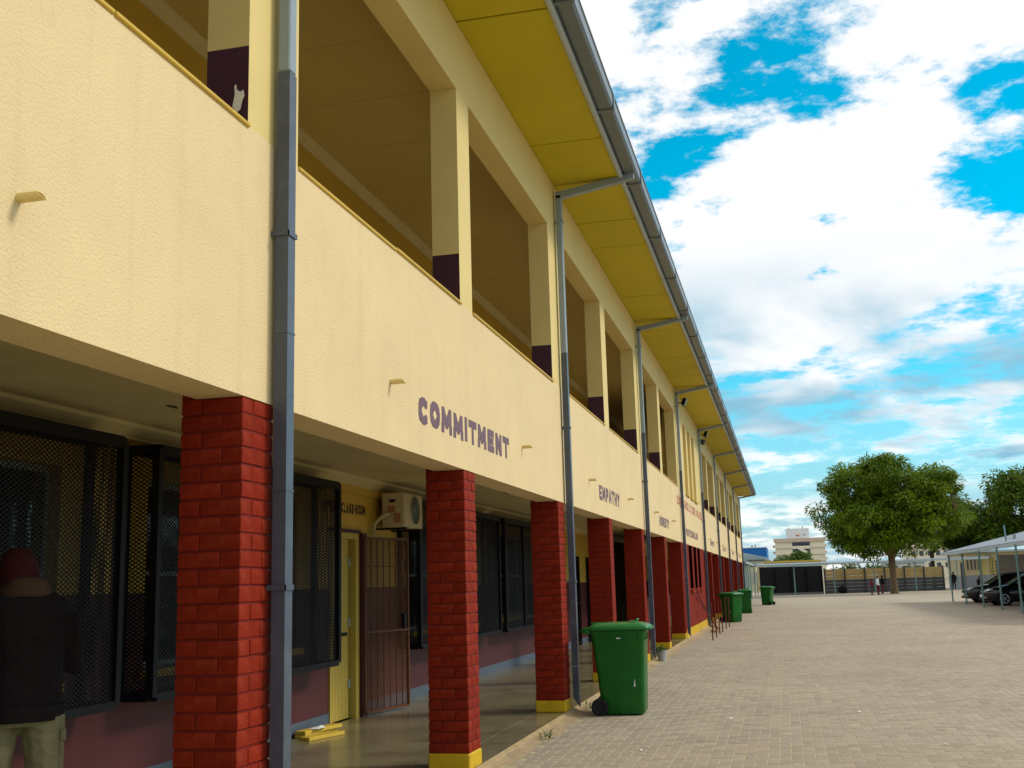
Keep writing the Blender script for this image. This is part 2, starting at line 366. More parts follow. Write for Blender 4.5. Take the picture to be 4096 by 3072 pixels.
tr = t.nodes.new('ShaderNodeBsdfTransparent'); tr.inputs[0].default_value = (0.55, 0.6, 0.55, 1); gl = t.nodes.new('ShaderNodeBsdfGlossy'); gl.inputs['Roughness'].default_value = 0.05
mxs.inputs[0].default_value = 0.12; t.links.new(tr.outputs[0], mxs.inputs[1]); t.links.new(gl.outputs[0], mxs.inputs[2]); t.links.new(mxs.outputs[0], o_.inputs[0])
m_glassd = M('dark glass', (0.02, 0.025, 0.03), 0.08, 0.1, 2, spec=0.7)

# paving material: bricks that vary one by one, and beyond them a sheet with the same colours
m_paver = M('grey brown concrete paver', (0.345, 0.280, 0.203), 0.85, 0.16, 30, bump=0.25, bscale=120, rand=0.10)
def paver_sheet():
    m = bpy.data.materials.new('paving far'); m.use_nodes = True; t = m.node_tree; b = t.nodes['Principled BSDF']; b.inputs['Roughness'].default_value = 0.85
    co = t.nodes.new('ShaderNodeTexCoord'); mp = t.nodes.new('ShaderNodeMapping'); t.links.new(co.outputs['Object'], mp.inputs[0])
    br = t.nodes.new('ShaderNodeTexBrick'); t.links.new(mp.outputs[0], br.inputs['Vector'])
    br.inputs['Color1'].default_value = (0.345, 0.280, 0.203, 1); br.inputs['Color2'].default_value = (0.31, 0.255, 0.185, 1); br.inputs['Mortar'].default_value = (0.36, 0.31, 0.21, 1)
    br.inputs['Scale'].default_value = 1.0; br.inputs['Mortar Size'].default_value = 0.006; br.inputs['Brick Width'].default_value = 0.1; br.inputs['Row Height'].default_value = 0.2
    n = t.nodes.new('ShaderNodeTexNoise'); n.inputs['Scale'].default_value = 0.22; n.inputs['Detail'].default_value = 8; n.inputs['Roughness'].default_value = 0.65; t.links.new(co.outputs['Object'], n.inputs['Vector'])
    mr = t.nodes.new('ShaderNodeMapRange'); mr.inputs[1].default_value = 0.3; mr.inputs[2].default_value = 0.7; mr.inputs[3].default_value = 0.84; mr.inputs[4].default_value = 1.14
    t.links.new(n.outputs[0], mr.inputs[0])
    vm = t.nodes.new('ShaderNodeVectorMath'); vm.operation = 'SCALE'; t.links.new(br.outputs[0], vm.inputs[0]); t.links.new(mr.outputs[0], vm.inputs['Scale'])
    t.links.new(vm.outputs[0], b.inputs['Base Color']); return m
m_pavefar = paver_sheet()
def paver_joined():
    m = bpy.data.materials.new('pavers joined'); m.use_nodes = True; t = m.node_tree; b = t.nodes['Principled BSDF']; b.inputs['Roughness'].default_value = 0.85
    at = t.nodes.new('ShaderNodeAttribute'); at.attribute_name = 'tone'
    co = t.nodes.new('ShaderNodeTexCoord'); n = t.nodes.new('ShaderNodeTexNoise'); n.inputs['Scale'].default_value = 0.35; n.inputs['Detail'].default_value = 9; n.inputs['Roughness'].default_value = 0.7
    t.links.new(co.outputs['Object'], n.inputs['Vector'])
    mr = t.nodes.new('ShaderNodeMapRange'); mr.inputs[1].default_value = 0.3; mr.inputs[2].default_value = 0.7; mr.inputs[3].default_value = 0.84; mr.inputs[4].default_value = 1.14
    t.links.new(n.outputs[0], mr.inputs[0])
    mm = t.nodes.new('ShaderNodeMath'); mm.operation = 'MULTIPLY'; t.links.new(mr.outputs[0], mm.inputs[0]); t.links.new(at.outputs['Fac'], mm.inputs[1])
    vm = t.nodes.new('ShaderNodeVectorMath'); vm.operation = 'SCALE'; vm.inputs[0].default_value = (0.345, 0.280, 0.203); t.links.new(mm.outputs[0], vm.inputs['Scale'])
    t.links.new(vm.outputs[0], b.inputs['Base Color']); return m
m_pavj = paver_joined()
m_sand = M('pale joint sand', (0.46, 0.40, 0.23), 0.95, 0.3, 14)
m_dirt = M('dusty soil', (0.34, 0.25, 0.14), 0.95, 0.25, 5, bump=0.5, bscale=30)

# ------------------------------------------------------------------ ground
g = MB().box(-400, 400, -60, 700, -0.6, -0.05).build('ground', M('dry ground', (0.30, 0.25, 0.17), 0.95, 0.2, 0.1)); g['kind'] = 'structure'
PY1 = 44.0
pv = MB().box(0.06, 40, -6, PY1, -0.049, -0.0028).build('paving', m_sand); pv['kind'] = 'structure'
pf = MB().box(-3.0, 60, PY1 + 0.002, 160, -0.049, 0.0).box(14.6, 60, -6, PY1, -0.04, -0.001).build('far_paving', m_pavefar); pf['kind'] = 'structure'
U = 0.1; PH = 0.05; J = 0.008
mesh_h = MB().add(*chamfer(2 * U - J, U - J, PH, 0.002)).mesh('paver', [m_paver]); mesh_v = MB().add(*chamfer(U - J, 2 * U - J, PH, 0.002)).mesh('paver', [m_paver])
cells = []
for j in range(int(6.6 / U), int(PY1 / U)):
    y = j * U
    xr = min(2.6 + 0.225 * y * 1.12 + 1.2, 14.4)
    for i in range(0, int((xr - 0.12) / U)):
        k = (i - j) % 4; x = 0.14 + i * U
        if k == 0: cells.append((x + U, y + U / 2, 0))
        elif k == 3: cells.append((x + U / 2, y + U, 1))
def in_view(x, y): return y > 9.55 + 0.03 * x and x < 2.6 + 0.185 * y - 0.05
vis = sorted([c for c in cells if in_view(c[0], c[1]) and c[1] < 14], key=lambda c: c[1])[:300]
vset = set(vis)
for (x, y, k) in vis:
    inst('paver', mesh_v if k else mesh_h, pv, (x, y, -PH / 2 + random.uniform(-0.0008, 0.0006)), (random.uniform(-.004, .004), random.uniform(-.004, .004), random.uniform(-.012, .012)))
rest = [c for c in cells if c not in vset]
nR = len(rest); VV = np.empty((nR, 12, 3), np.float32)
rr = np.array(rest, np.float32); hx = np.where(rr[:, 2] > 0, U - J, 2 * U - J) / 2; hy = np.where(rr[:, 2] > 0, 2 * U - J, U - J) / 2
zt = rng.uniform(-0.0008, 0.0006, nR); c_ = 0.002
for q, (a, b) in enumerate(((-1, -1), (1, -1), (1, 1), (-1, 1))):
    for lev, (ins, dz) in enumerate(((c_, 0), (0, -c_), (0, -0.035))):
        VV[:, lev * 4 + q, 0] = rr[:, 0] + a * (hx - ins); VV[:, lev * 4 + q, 1] = rr[:, 1] + b * (hy - ins); VV[:, lev * 4 + q, 2] = zt + dz + (rng.uniform(-.0004, .0004, nR) if lev == 0 else 0)
fq = [[0, 1, 2, 3]] + [[k + 4, (k + 1) % 4 + 4, (k + 1) % 4, k] for k in range(4)] + [[k + 8, (k + 1) % 4 + 8, (k + 1) % 4 + 4, k + 4] for k in range(4)]
FF = (np.array(fq)[None] + (np.arange(nR) * 12)[:, None, None]).reshape(-1, 4)
def np_mesh(name, V, F, mat):
    me = bpy.data.meshes.new(name); V = np.ascontiguousarray(V, np.float32).reshape(-1, 3); F = np.ascontiguousarray(F, np.int32); k = F.shape[1]
    me.vertices.add(len(V)); me.vertices.foreach_set('co', V.ravel()); me.loops.add(F.size); me.loops.foreach_set('vertex_index', F.ravel())
    me.polygons.add(len(F)); me.polygons.foreach_set('loop_start', np.arange(0, F.size, k, dtype=np.int32)); me.polygons.foreach_set('loop_total', np.full(len(F), k, np.int32))
    me.update(calc_edges=True); me.shade_flat(); me.materials.append(mat); return me
me = np_mesh('pavers', VV, FF, m_pavj)
at = me.attributes.new('tone', 'FLOAT', 'FACE'); at.data.foreach_set('value', np.repeat(rng.uniform(0.88, 1.1, nR) * np.where(rng.random(nR) < 0.06, 0.85, 1), 9).astype(np.float32))
po = bpy.data.objects.new('pavers', me); C.objects.link(po); po.parent = pv; po['kind'] = 'stuff'
# dusty strip along the slab edge
mbd = MB(); xs = np.linspace(0, 1, 4); n = 260; rows = []
for i in range(n):
    y = -3 + i * 0.31; wd = 0.10 + 0.07 * math.sin(i * 1.7) * math.sin(i * 0.37) + random.uniform(-.03, .05)
    rows.append([(0.045, y, 0.03 + random.uniform(-.008, .008)), (0.07 + wd * .3, y, 0.016 + random.uniform(-.004, .004)), (0.08 + wd, y, -0.004)])
V = [p for r in rows for p in r]; F = [(i * 3 + k, i * 3 + k + 1, i * 3 + k + 4, i * 3 + k + 3) for i in range(n - 1) for k in range(2)]
dd = mbd.add(V, F).build('soil_strip', m_dirt); dd['kind'] = 'stuff'; dd['label'] = 'dusty soil washed along the foot of the veranda slab'; dd['category'] = 'soil'

# veranda slab
YB0, YB1 = -3.0, 70.75
ZS = 0.055
vf = MB().box(-2.42, -0.345, YB0, YB1, -0.3, ZS).box(-0.337, 0.0, YB0, YB1, -0.3, ZS).build('veranda_floor', m_slab); vf['kind'] = 'structure'
MB().prism([(0.0, -0.3), (0.075, -0.3), (0.075, 0.0), (0.045, 0.035), (0.0, ZS)], 'y', YB0, YB1).build('slab_edge', m_edge, vf)
MB().box(-0.346, -0.336, YB0, YB1, -0.2, ZS - 0.004).build('floor_joint', M('pale joint filler', (0.5, 0.45, 0.3), 0.9), vf)

# ------------------------------------------------------------------ school building
B = thing('school_building', 'long two-storey cream school block with red brick pillars and open verandas', 'building')
PIPES = [5.33, 13.42, 21.45, 29.45, 37.3, 45.5, 53.8, 62.2, 70.45]
PILL = [0.95, 5.0, 8.98, 13.02, 16.98, 20.98, 25.05, 29.07, 36.95, 41.1, 45.15, 49.35, 53.45, 57.7, 61.85, 66.0, 70.1]
ZP0, ZP1 = 2.51, 3.96; ZL = 5.98; ZSF = 6.66; XR = -2.4
# openings of the upper veranda: (start, end)
OPEN = [(-2.6, 0.95), (1.35, 5.0), (5.62, 8.96), (9.35, 12.93), (13.76, 16.95), (17.42, 20.95), (21.75, 25.0), (25.45, 29.0)]
for k in range(4, 8):
    a, b = PIPES[k] + 0.33, PIPES[k + 1] - 0.45; mdl = (a + b) / 2
    OPEN += [(a, mdl - 0.2), (mdl + 0.2, b)]
mb = MB(); mb.box(-0.27, 0.0, YB0, YB1, ZP0, ZP1); mb.build('parapet', m_stucco, B, label='cream textured parapet wall carrying the painted words')
mb = MB(); mb.box(-0.25, -0.003, YB0, YB1, ZL, ZSF - 0.01); mb.build('lintel_beam', m_cream, B)
ends = [YB0] + [e for o in OPEN for e in o] + [YB1]
STAIR = (30.05, 37.63)
for i in range(0, len(ends), 2):
    a, b = ends[i], ends[i + 1]
    if b - a < 0.05: continue
    if a < 33 < b:   # stair bay with three slits
        sl = [(31.45, 32.5), (33.0, 34.05), (34.5, 35.55)]
        pe = [a] + [e for s in sl for e in s] + [b]
        for p, q in zip(pe[::2], pe[1::2]): MB().box(-0.25, -0.003, p, q, ZP1, ZL).build('stair_pier', m_cream, B)
        MB().box(-0.33, -0.26, a + .3, b - .3, ZP1, ZL).build('stair_infill', m_cream, B)
        for s in sl: MB().box(-0.25, 0.05, s[0] - 0.04, s[1] + 0.04, 3.90, 3.975).build('slit_sill', m_coping, B)
        continue
    mb = MB(); zd = 4.42
    for (z0, z1, mm) in ((ZP1, zd, 1), (zd, ZL, 0)):
        V = [(-.25, a, z0), (-.003, a, z0), (-.003, b, z0), (-.25, b, z0), (-.25, a, z1), (-.003, a, z1), (-.003, b, z1), (-.25, b, z1)]
        mb.add(V, [(1, 2, 6, 5)], 0); mb.add(V, [(0, 1, 5, 4), (2, 3, 7, 6), (3, 0, 4, 7)], mm)
    mb.build('upper_column', [m_cream, m_maroon], B)
# flaked paint on the nearest reveal
poly = [(x_ - .02, z_ + .06) for x_, z_ in [(-.075, 4.02), (-.05, 3.985), (-.028, 4.0), (-.018, 4.05), (-.006, 4.075), (-.012, 4.11), (-.03, 4.1), (-.05, 4.115), (-.055, 4.145), (-.066, 4.14), (-.062, 4.09)]]
MB().prism(poly, 'y', 4.9985, 5.0, 0).build('paint_chip', m_chip, B, label='pale patch where maroon paint has flaked off the column')
for i, (a, b) in enumerate(OPEN):
    mb = MB(); k = max(1, int((b - a) / 1.2)); 
    for q in range(k):
        ya, yb = a + (b - a) * q / k, a + (b - a) * (q + 1) / k - (0.004 if q < k - 1 else 0)
        dz = random.uniform(-.004, .004); mb.cbox(-0.28, 0.016 + random.uniform(-.004, .004), ya, yb, ZP1 - 0.012 + dz, ZP1 + 0.012 + dz, 0.005)
    mb.build('coping', m_coping, B)
# soffit panels
sj = [YB0, 0.2, 3.1, 6.0, 9.02, 12.08, 13.45, 15.1, 16.36, 19.5, 21.35, 22.4, 25.4, 26.6]
while sj[-1] < YB1 - 3: sj.append(sj[-1] + (3.0 if len(sj) % 2 else 1.25))
sj.append(YB1 + 0.5)
for a, b in zip(sj[:-1], sj[1:]):
    MB().box(-0.01, 0.862, a + 0.013, b - 0.013, ZSF + random.uniform(-.002, .002), ZSF + 0.02).build('soffit_panel', m_soffit, B)
MB().box(-0.2, 0.90, YB0, YB1 + 0.5, ZSF + 0.03, ZSF + 0.06).build('soffit_backing', M('dark roof void', (0.03, 0.025, 0.015), 0.9), B)
mb = MB(); mb.cbox(0.864, 0.915, YB0, YB1 + 0.55, 6.632, 6.88, 0.008); mb.build('fascia_board', m_fascia, B)
y = YB0; q = 0
while y < YB1 + 0.5:
    y2 = min(y + 2.4, YB1 + 0.6)
    mb = MB(); mb.loft([[(0.93, yy, 6.84), (0.93, yy, 6.70), (0.955, yy, 6.685), (1.075, yy, 6.685), (1.10, yy, 6.71), (1.10, yy, 6.84), (1.112, yy, 6.845), (1.112, yy, 6.852), (1.09, yy, 6.852), (1.088, yy, 6.72), (1.07, yy, 6.70), (0.96, yy, 6.70), (0.942, yy, 6.715), (0.942, yy, 6.84)] for yy in (y + 0.004, y2 - 0.004)])
    mb.box(0.926, 1.106, y - 0.03, y + 0.03, 6.672, 6.684).box(1.101, 1.112, y - 0.03, y + 0.03, 6.684, 6.84)
    mb.build('gutter_section', m_gutter, B); y = y2
# roof
mb = MB(); ys = np.arange(YB0, YB1 + 0.6, 0.19)
ring = []
for k, yy in enumerate(ys):
    dz = 0.018 if k % 2 else -0.018
    ring.append([(1.07, yy, 6.90 + dz), (-5.2, yy, 8.55 + dz)])
V = [p for r in ring for p in r]; mb.add(V, [(2 * k, 2 * k + 1, 2 * k + 3, 2 * k + 2) for k in range(len(ys) - 1)])
V2 = [(-11.4 - (p[0] + 1) if False else (-10.4 - p[0]), p[1], p[2]) for p in V]; mb.add(V2, [(2 * k, 2 * k + 2, 2 * k + 3, 2 * k + 1) for k in range(len(ys) - 1)])
mb.build('roof', m_sheet, B)
MB().prism([(1.0, 6.86), (-5.2, 8.50), (-11.4, 6.86)], 'y', YB1 + 0.3, YB1 + 0.35).build('gable_end', m_cream, B)
# floors, ceilings and rear parts
MB().box(-8.6, -0.27, YB0, YB1, 2.86, 3.12).build('upper_floor', m_plaster, B, label='pale plastered ceiling of the ground veranda')
cj = [YB0] + [y for y in np.arange(0.6, 34, 1.2)] + [YB1]
for a, b in zip(cj[:-1], cj[1:]): MB().box(XR, -0.2, a + 0.003, b - 0.003, 6.60, 6.64).build('ceiling_panel', m_ceil, B)
MB().box(-8.6, -0.02, YB0, YB1, 6.665, 6.67).build('roof_void', m_plaster, B)
MB().prism([(XR, 6.5), (XR + 0.02, 6.5), (XR + 0.11, 6.58), (XR + 0.11, 6.6), (XR, 6.6)], 'y', YB0, YB1).build('upper_cornice', m_plaster, B)
MB().prism([(XR, 2.75), (XR + 0.025, 2.75), (XR + 0.03, 2.77), (XR + 0.12, 2.83), (XR + 0.13, 2.86), (XR, 2.86)], 'y', YB0, YB1).build('veranda_cornice', m_plaster, B)
MB().box(XR, XR + 0.035, 9.0, 13.45, 2.665, 2.75).build('trunking', m_wallc, B)
MB().box(XR, XR + 0.035, 14.2, 30.0, 2.665, 2.75).build('trunking', m_wallc, B)
WIN = [(3.9, 6.88), (8.0, 10.85), (14.45, 17.75), (18.95, 22.0), (23.6, 25.1)]; WZ = (0.95, 2.46)
DOORS = [(11.70, 12.58), (26.3, 27.3), (28.3, 29.2)]
holes = [(a, b, *WZ) for a, b in WIN] + [(a, b, 0.0, 2.19) for a, b in DOORS]
mb = MB(); wall_x(mb, XR - 0.22, XR, YB0, 29.8, ZS - .1, 2.87, holes, [(1.55, 0), (9, 1)]); mb.build('classroom_wall', [m_dado, m_wallc], B, label='veranda wall painted purple brown below and yellow above')
mb = MB(); wall_x(mb, XR - 0.22, XR, 37.5, YB1, ZS - .1, 2.87, [(a, a + 2.6, *WZ) for a in (39, 43.5, 48, 56, 60.5, 65)], [(1.55, 0), (9, 1)]); mb.build('classroom_wall', [m_dado, m_wallc], B)
mb = MB()
edges = [YB0] + [e for d in DOORS for e in d] + [29.8]
for a, b in zip(edges[::2], edges[1::2]): mb.box(XR, XR + 0.006, a, b - (0.0), ZS, 0.195)
mb.build('skirting', m_skirt, B)
# classroom behind: floor on the slab, rear wall with windows to the far side
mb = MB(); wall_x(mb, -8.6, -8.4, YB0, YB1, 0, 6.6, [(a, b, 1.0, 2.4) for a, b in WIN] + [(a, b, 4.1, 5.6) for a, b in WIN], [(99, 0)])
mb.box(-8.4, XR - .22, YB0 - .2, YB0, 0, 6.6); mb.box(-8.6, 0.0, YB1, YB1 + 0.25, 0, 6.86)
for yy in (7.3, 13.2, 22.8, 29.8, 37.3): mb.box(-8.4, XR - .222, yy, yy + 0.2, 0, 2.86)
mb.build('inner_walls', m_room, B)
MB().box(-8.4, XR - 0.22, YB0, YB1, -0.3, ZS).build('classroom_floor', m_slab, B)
MB().box(-0.27, 0.0, YB1 - 0.6, YB1, 0.0, ZP0 - .002).build('end_pier', m_mortar, B)
UW = [(a, a + 2.2) for a in (2.5, 6.3, 10.5, 14.5, 18.3, 22.5, 26.3)]
mb = MB(); wall_x(mb, XR - 0.2, XR, YB0, YB1, 3.12, 6.62, [(a, b, 4.1, 5.6) for a, b in UW], [(4.42, 0), (99, 1)]); mb.build('upper_wall', [m_dado, m_wallc], B)

def window(a, b, z0, z1, name='window'):
    wb = MB(); x = XR - 0.12
    for (p, q) in (((a, z0), (b, z0)), ((a, z1), (b, z1))): wb.box(x - .02, x + .02, a, b, p[1] - (0 if p[1] == z0 else .045), p[1] + (.045 if p[1] == z0 else 0))
    n = max(2, round((b - a) / 0.75)); ystep = (b - a) / n
    for k in range(n + 1):
        yy = a + k * ystep; wb.box(x - .018, x + .018, max(a, yy - .022), min(b, yy + .022), z0 + .045, z1 - .045)
    zr = [z0 + .045, z0 + (z1 - z0) * .5, z1 - .045]
    wb.box(x - .017, x + .017, a, b, zr[1] - .018, zr[1] + .018)
    o = wb.build(name, m_winfr, B)
    for k in range(n):
        for r in range(2):
            MB().box(x - .004, x + .004, a + k * ystep + .024, a + (k + 1) * ystep - .024, zr[r] + .02, zr[r + 1] - .02).build('pane', m_glass, o)
    bb = MB()
    for zz in np.linspace(z0 + .2, z1 - .2, 5): bb.bar((x - .06, a, zz), (x - .06, b, zz), .012, .012)
    for yy in np.arange(a + .25, b, .5): bb.bar((x - .06, yy, z0), (x - .06, yy, z1), .012, .012)
    bb.build('burglar_bars', m_winfr, o)
    MB().box(XR - .1, XR + .07, a - .04, b + .04, z0 - .065, z0 - .002).build('sill', m_coping, o)
for a, b in WIN: window(a, b, *WZ)
for a, b in UW: window(a, b, 4.1, 5.6)

XF = -2.1
def cage(y0, y1, z0=0.77, z1=2.66, mids=()):
    f = MB(); s = 0.06
    for x in (XF, XR + 0.025):
        for yy in (y0, y1): f.box(x - s / 2, x + s / 2, yy - s / 2, yy + s / 2, z0, z1)
        for zz in (z0, z1): f.box(x - s / 2 + .001, x + s / 2 - .001, y0 + s / 2, y1 - s / 2, zz - s / 2, zz + s / 2)
    for yy in (y0, y1):
        for zz in (z0, z1): f.box(XR + .05, XF - s / 2, yy - s / 2 + .001, yy + s / 2 - .001, zz - s / 2 + .001, zz + s / 2 - .001)
    for yy in mids: f.box(XF - s / 2, XF + s / 2, yy - s / 2, yy + s / 2, z0 + s / 2, z1 - s / 2)
    f.box(XR + .002, XF + .015, y0, y1, z1 + .024, z1 + .03)
    f.box(XF + .024, XF + .032, y0, y1, z1 - .06, z1 + .022)
    o = f.build('window_cage', m_black, B)
    H = z1 - z0
    for nm, a in (('front', ((XF, y0, z0), (0, 1, 0), (0, 0, 1), y1 - y0, H)), ('side', ((XR, y0, z0), (1, 0, 0), (0, 0, 1), XF - XR, H)), ('side', ((XR, y1, z0), (1, 0, 0), (0, 0, 1), XF - XR, H)), ('base', ((XR, y0, z0), (0, 1, 0), (1, 0, 0), y1 - y0, XF - XR))):
        k = MB(); diag_mesh(k, *a, 0.052, 0.032, 0.009, 0.003); k.build('diamond_mesh', m_black, o)
    return o
cage(3.55, 7.17); cage(7.65, 11.24); cage(14.0, 18.2); cage(18.6, 22.4, mids=(20.0,))
# classroom door, security gate frame and swung-open gate
d = MB()
for k in range(7): d.box(-2.50, -2.46, 11.74 + k * .098, 11.74 + k * .098 + .094, ZS + .01, 2.12)
do = d.build('door', m_door, B, label='yellow boarded classroom door')
MB().box(-2.45, -2.445, 12.2, 12.36, 1.0, 1.04).build('handle', m_black, do)
for zz in (0.45, 1.15, 1.85): MB().box(-2.462, -2.448, 12.40, 12.46, zz - .05, zz + .05).build('hinge', m_winfr, do)
MB().box(-2.55, -2.38, 12.46, 12.57, ZS, 2.12).box(-2.55, -2.38, 11.70, 11.74, ZS, 2.12).box(-2.55, -2.38, 11.70, 12.57, 2.12, 2.19).build('door_frame', m_door, B)
MB().box(-2.398, -2.33, 12.572, 12.70, ZS, 2.2).box(-2.398, -2.35, 11.66, 12.572, 2.192, 2.23).build('gate_frame', m_darkmar, B)
gp = Vector((-2.33, 12.62, 0)); gq = Vector((-2.08, 13.46, 0)); gu = (gq - gp).normalized(); GL = (gq - gp).length
f = MB(); zb, zt_ = 0.10, 2.14
for p, q in (((0, zb), (0, zt_)), ((GL, zb), (GL, zt_)), ((0, zb), (GL, zb)), ((0, zt_), (GL, zt_)), ((0, 1.02), (GL, 1.02))):
    f.bar(gp + gu * p[0] + Vector((0, 0, p[1])), gp + gu * q[0] + Vector((0, 0, q[1])), .045, .03)
for k in range(1, 7): f.bar(gp + gu * GL * k / 7 + Vector((0, 0, zb)), gp + gu * GL * k / 7 + Vector((0, 0, zt_)), .012, .012)
for zz in (1.45, 1.8): f.bar(gp + Vector((0, 0, zz)), gp + gu * GL * .75 + Vector((0, 0, zz)), .012, .012)
go = f.build('security_gate', m_rust, B, label='rusty red mesh security gate swung open along the wall')
k = MB(); diag_mesh(k, gp + Vector((0.0, 0, zb)) + gu * .02, gu, (0, 0, 1), GL - .04, zt_ - zb, 0.045, 0.034, 0.0065, 0.003); k.build('diamond_mesh', m_rust, go)
MB().bar(gp + gu * (GL - .08) + Vector((0, 0, 1.03)), gp + gu * (GL - .08) + Vector((0, 0, 1.22)), .1, .05).build('lock_box', m_black, go)
# other doors with barred gates
for (a, b) in DOORS[1:]:
    d = MB(); d.box(-2.55, -2.5, a, b, ZS, 2.15); dd_ = d.build('door', m_darkmar, B)
    f = MB()
    for yy in np.linspace(a + .03, b - .03, 9): f.bar((-2.38, yy, ZS), (-2.38, yy, 2.18), .02, .02)
    for zz in (0.12, 1.05, 2.1): f.bar((-2.38, a, zz), (-2.38, b, zz), .03, .04)
    f.build('barred_gate', m_black, B)

# brick pillars: two-brick pinwheel courses
CO = 0.0848; NB = 27; ZB0 = 0.185; W = 0.345
bl, bw, bh = 0.226, 0.112, CO - 0.009
bm_y = MB().add(*chamfer(bw, bl, bh, 0.0042)).mesh('brick', [m_brick]); bm_x = MB().add(*chamfer(bl, bw, bh, 0.0042)).mesh('brick', [m_brick])
stuff = MB()
def pillar(y0, individual):
    x1 = -0.004; x0 = x1 - W; y1 = y0 + W; r = 0.007
    core = MB(); core.box(x0 + r, x1 - r, y0 + r, y1 - r, ZS, ZP0 - .001)
    core.box(x0 + .002, -0.273, y0 + .002, y1 - .002, ZP0 - .01, 2.862)
    p = core.build('brick_pillar', m_mortar, B)
    mb = MB(); V, F = chamfer(W + .018, W + .018, ZB0 - ZS + .004, 0.012); mb.add(V, F, 0, ((x0 + x1) / 2, (y0 + y1) / 2, (ZS + ZB0) / 2)); mb.build('plinth', m_yellow, p)
    n = int((ZP0 - ZB0) / CO)
    for c in range(n):
        z = ZB0 + (c + .5) * CO; h = ((ZP0 - ZB0) / n) / CO; z = ZB0 + (c + .5) * (ZP0 - ZB0) / n
        if c % 2: L4 = [(x0 + bl / 2, y0 + bw / 2, 0), (x1 - bw / 2, y0 + bl / 2, 1), (x1 - bl / 2, y1 - bw / 2, 0), (x0 + bw / 2, y1 - bl / 2, 1)]
        else: L4 = [(x1 - bl / 2, y0 + bw / 2, 0), (x0 + bw / 2, y0 + bl / 2, 1), (x0 + bl / 2, y1 - bw / 2, 0), (x1 - bw / 2, y1 - bl / 2, 1)]
        for (xx, yy, ky) in L4:
            j = [random.uniform(-.0022, .0022) for _ in range(3)]
            if individual: inst('brick', bm_y if ky else bm_x, p, (xx + j[0], yy + j[1], z + j[2] * .6), (random.uniform(-.006, .006), random.uniform(-.006, .006), random.uniform(-.008, .008)))
            else:
                if ky: stuff.box(xx - bw / 2, xx + bw / 2, yy - bl / 2, yy + bl / 2, z - bh / 2, z + bh / 2)
                else: stuff.box(xx - bl / 2, xx + bl / 2, yy - bw / 2, yy + bw / 2, z - bh / 2, z + bh / 2)
    return p
for i, y in enumerate(PILL): pillar(y, i in (1, 2, 3))
# stair bay brick wall with three slits
sl = [(31.4, 32.55), (33.05, 34.1), (34.55, 35.6)]
S0, S1 = 29.43, 36.94
mb = MB(); wall_x(mb, -0.24, -0.012, S0, S1, 0.0, ZP0 - .001, [(a, b, 1.26, ZP0 + .1) for a, b in sl], [(99, 0)]); sw = mb.build('stair_brick_wall', m_mortar, B)
MB().box(-0.235, 0.006, S0 + .01, S1, -0.03, 0.26).build('plinth', m_yellow, sw)
MB().box(-0.30, -0.26, S0 + .3, S1 - .2, 1.2, ZP0).build('slit_backing', m_mortar, sw)
for a, b in sl:
    for k in range(5): MB().box(-0.2, 0.06, a + (b - a) * k / 5 + .005, a + (b - a) * (k + 1) / 5 - .005, 1.19, 1.265).build('sill_brick', m_brick, sw)
nz = int((ZP0 - .26) / CO)
for c in range(nz):
    z = .26 + (c + .5) * (ZP0 - .26) / nz; yy = S0 - (.115 if c % 2 else 0)
    while yy < S1:
        a, b = max(yy, S0 + .005), min(yy + .221, S1)
        segs = [(a, b)]
        if z > 1.26:
            for (h0, h1) in sl:
                ns = []
                for (p, q) in segs:
                    if q <= h0 or p >= h1: ns.append((p, q))
                    else:
                        if p < h0: ns.append((p, h0))
                        if q > h1: ns.append((h1, q))
                segs = ns
        for (p, q) in segs:
            if q - p > .03: stuff.box(-0.11, -0.004 + random.uniform(-.002, .002), p, q, z - bh / 2, z + bh / 2)
        yy += .23
stuff.build('bricks', m_brickj, B, kind='stuff', label='courses of red painted bricks on the farther pillars and stair wall')

# downpipes
for i, y in enumerate(PIPES):
    a, b = y - 0.045, y + 0.045; x0, x1 = 0.025, 0.10
    mb = MB(); mb.cbox(x0, x1, a, b, 4.40, 6.50, 0.008, 1)
    zbot = 0.14 if i in (1, 2, 3) else 0.02
    mb.prism([(x0, zbot + .05), (x1, zbot - .06), (x1, 4.395), (x0, 4.395)], 'y', a + .001, b - .001, 0)
    # swan neck out to the gutter
    mb.loft([[(x0, a, 6.46), (x0, b, 6.46), (x0 + .005, b, 6.545), (x0 + .005, a, 6.545)], [(0.09, a, 6.455), (0.09, b, 6.455), (0.08, b, 6.545), (0.08, a, 6.545)], [(0.965, a, 6.60), (0.965, b, 6.60), (0.95, b, 6.68), (0.95, a, 6.68)], [(1.055, a, 6.62), (1.055, b, 6.62), (1.05, b, 6.69), (1.05, a, 6.69)]], 1)
    mb.cbox(0.965, 1.06, a - .004, b + .004, 6.615, 6.80, 0.006, 1)
    p = mb.build('downpipe', [m_slate, m_grey], B, label='square downpipe, light grey above and dark slate below')
    for zz in (1.55, 3.45, 6.15): 
        MB().box(0.0, x1 + .008, a - .008, a - .002, zz - .014, zz + .014).box(0.0, x1 + .008, b + .002, b + .008, zz - .014, zz + .014).box(x1 + .002, x1 + .008, a - .008, b + .008, zz - .014, zz + .014).build('bracket', m_slate if zz < 4.4 else m_grey, p)
    for zz in (0.55, 2.05, 2.9): MB().box(x0 - .003, x1 + .003, a - .003, b + .003, zz - .006, zz + .006).build('pipe_joint', m_slate if i != 1 or zz != 0.55 else m_grey, p)
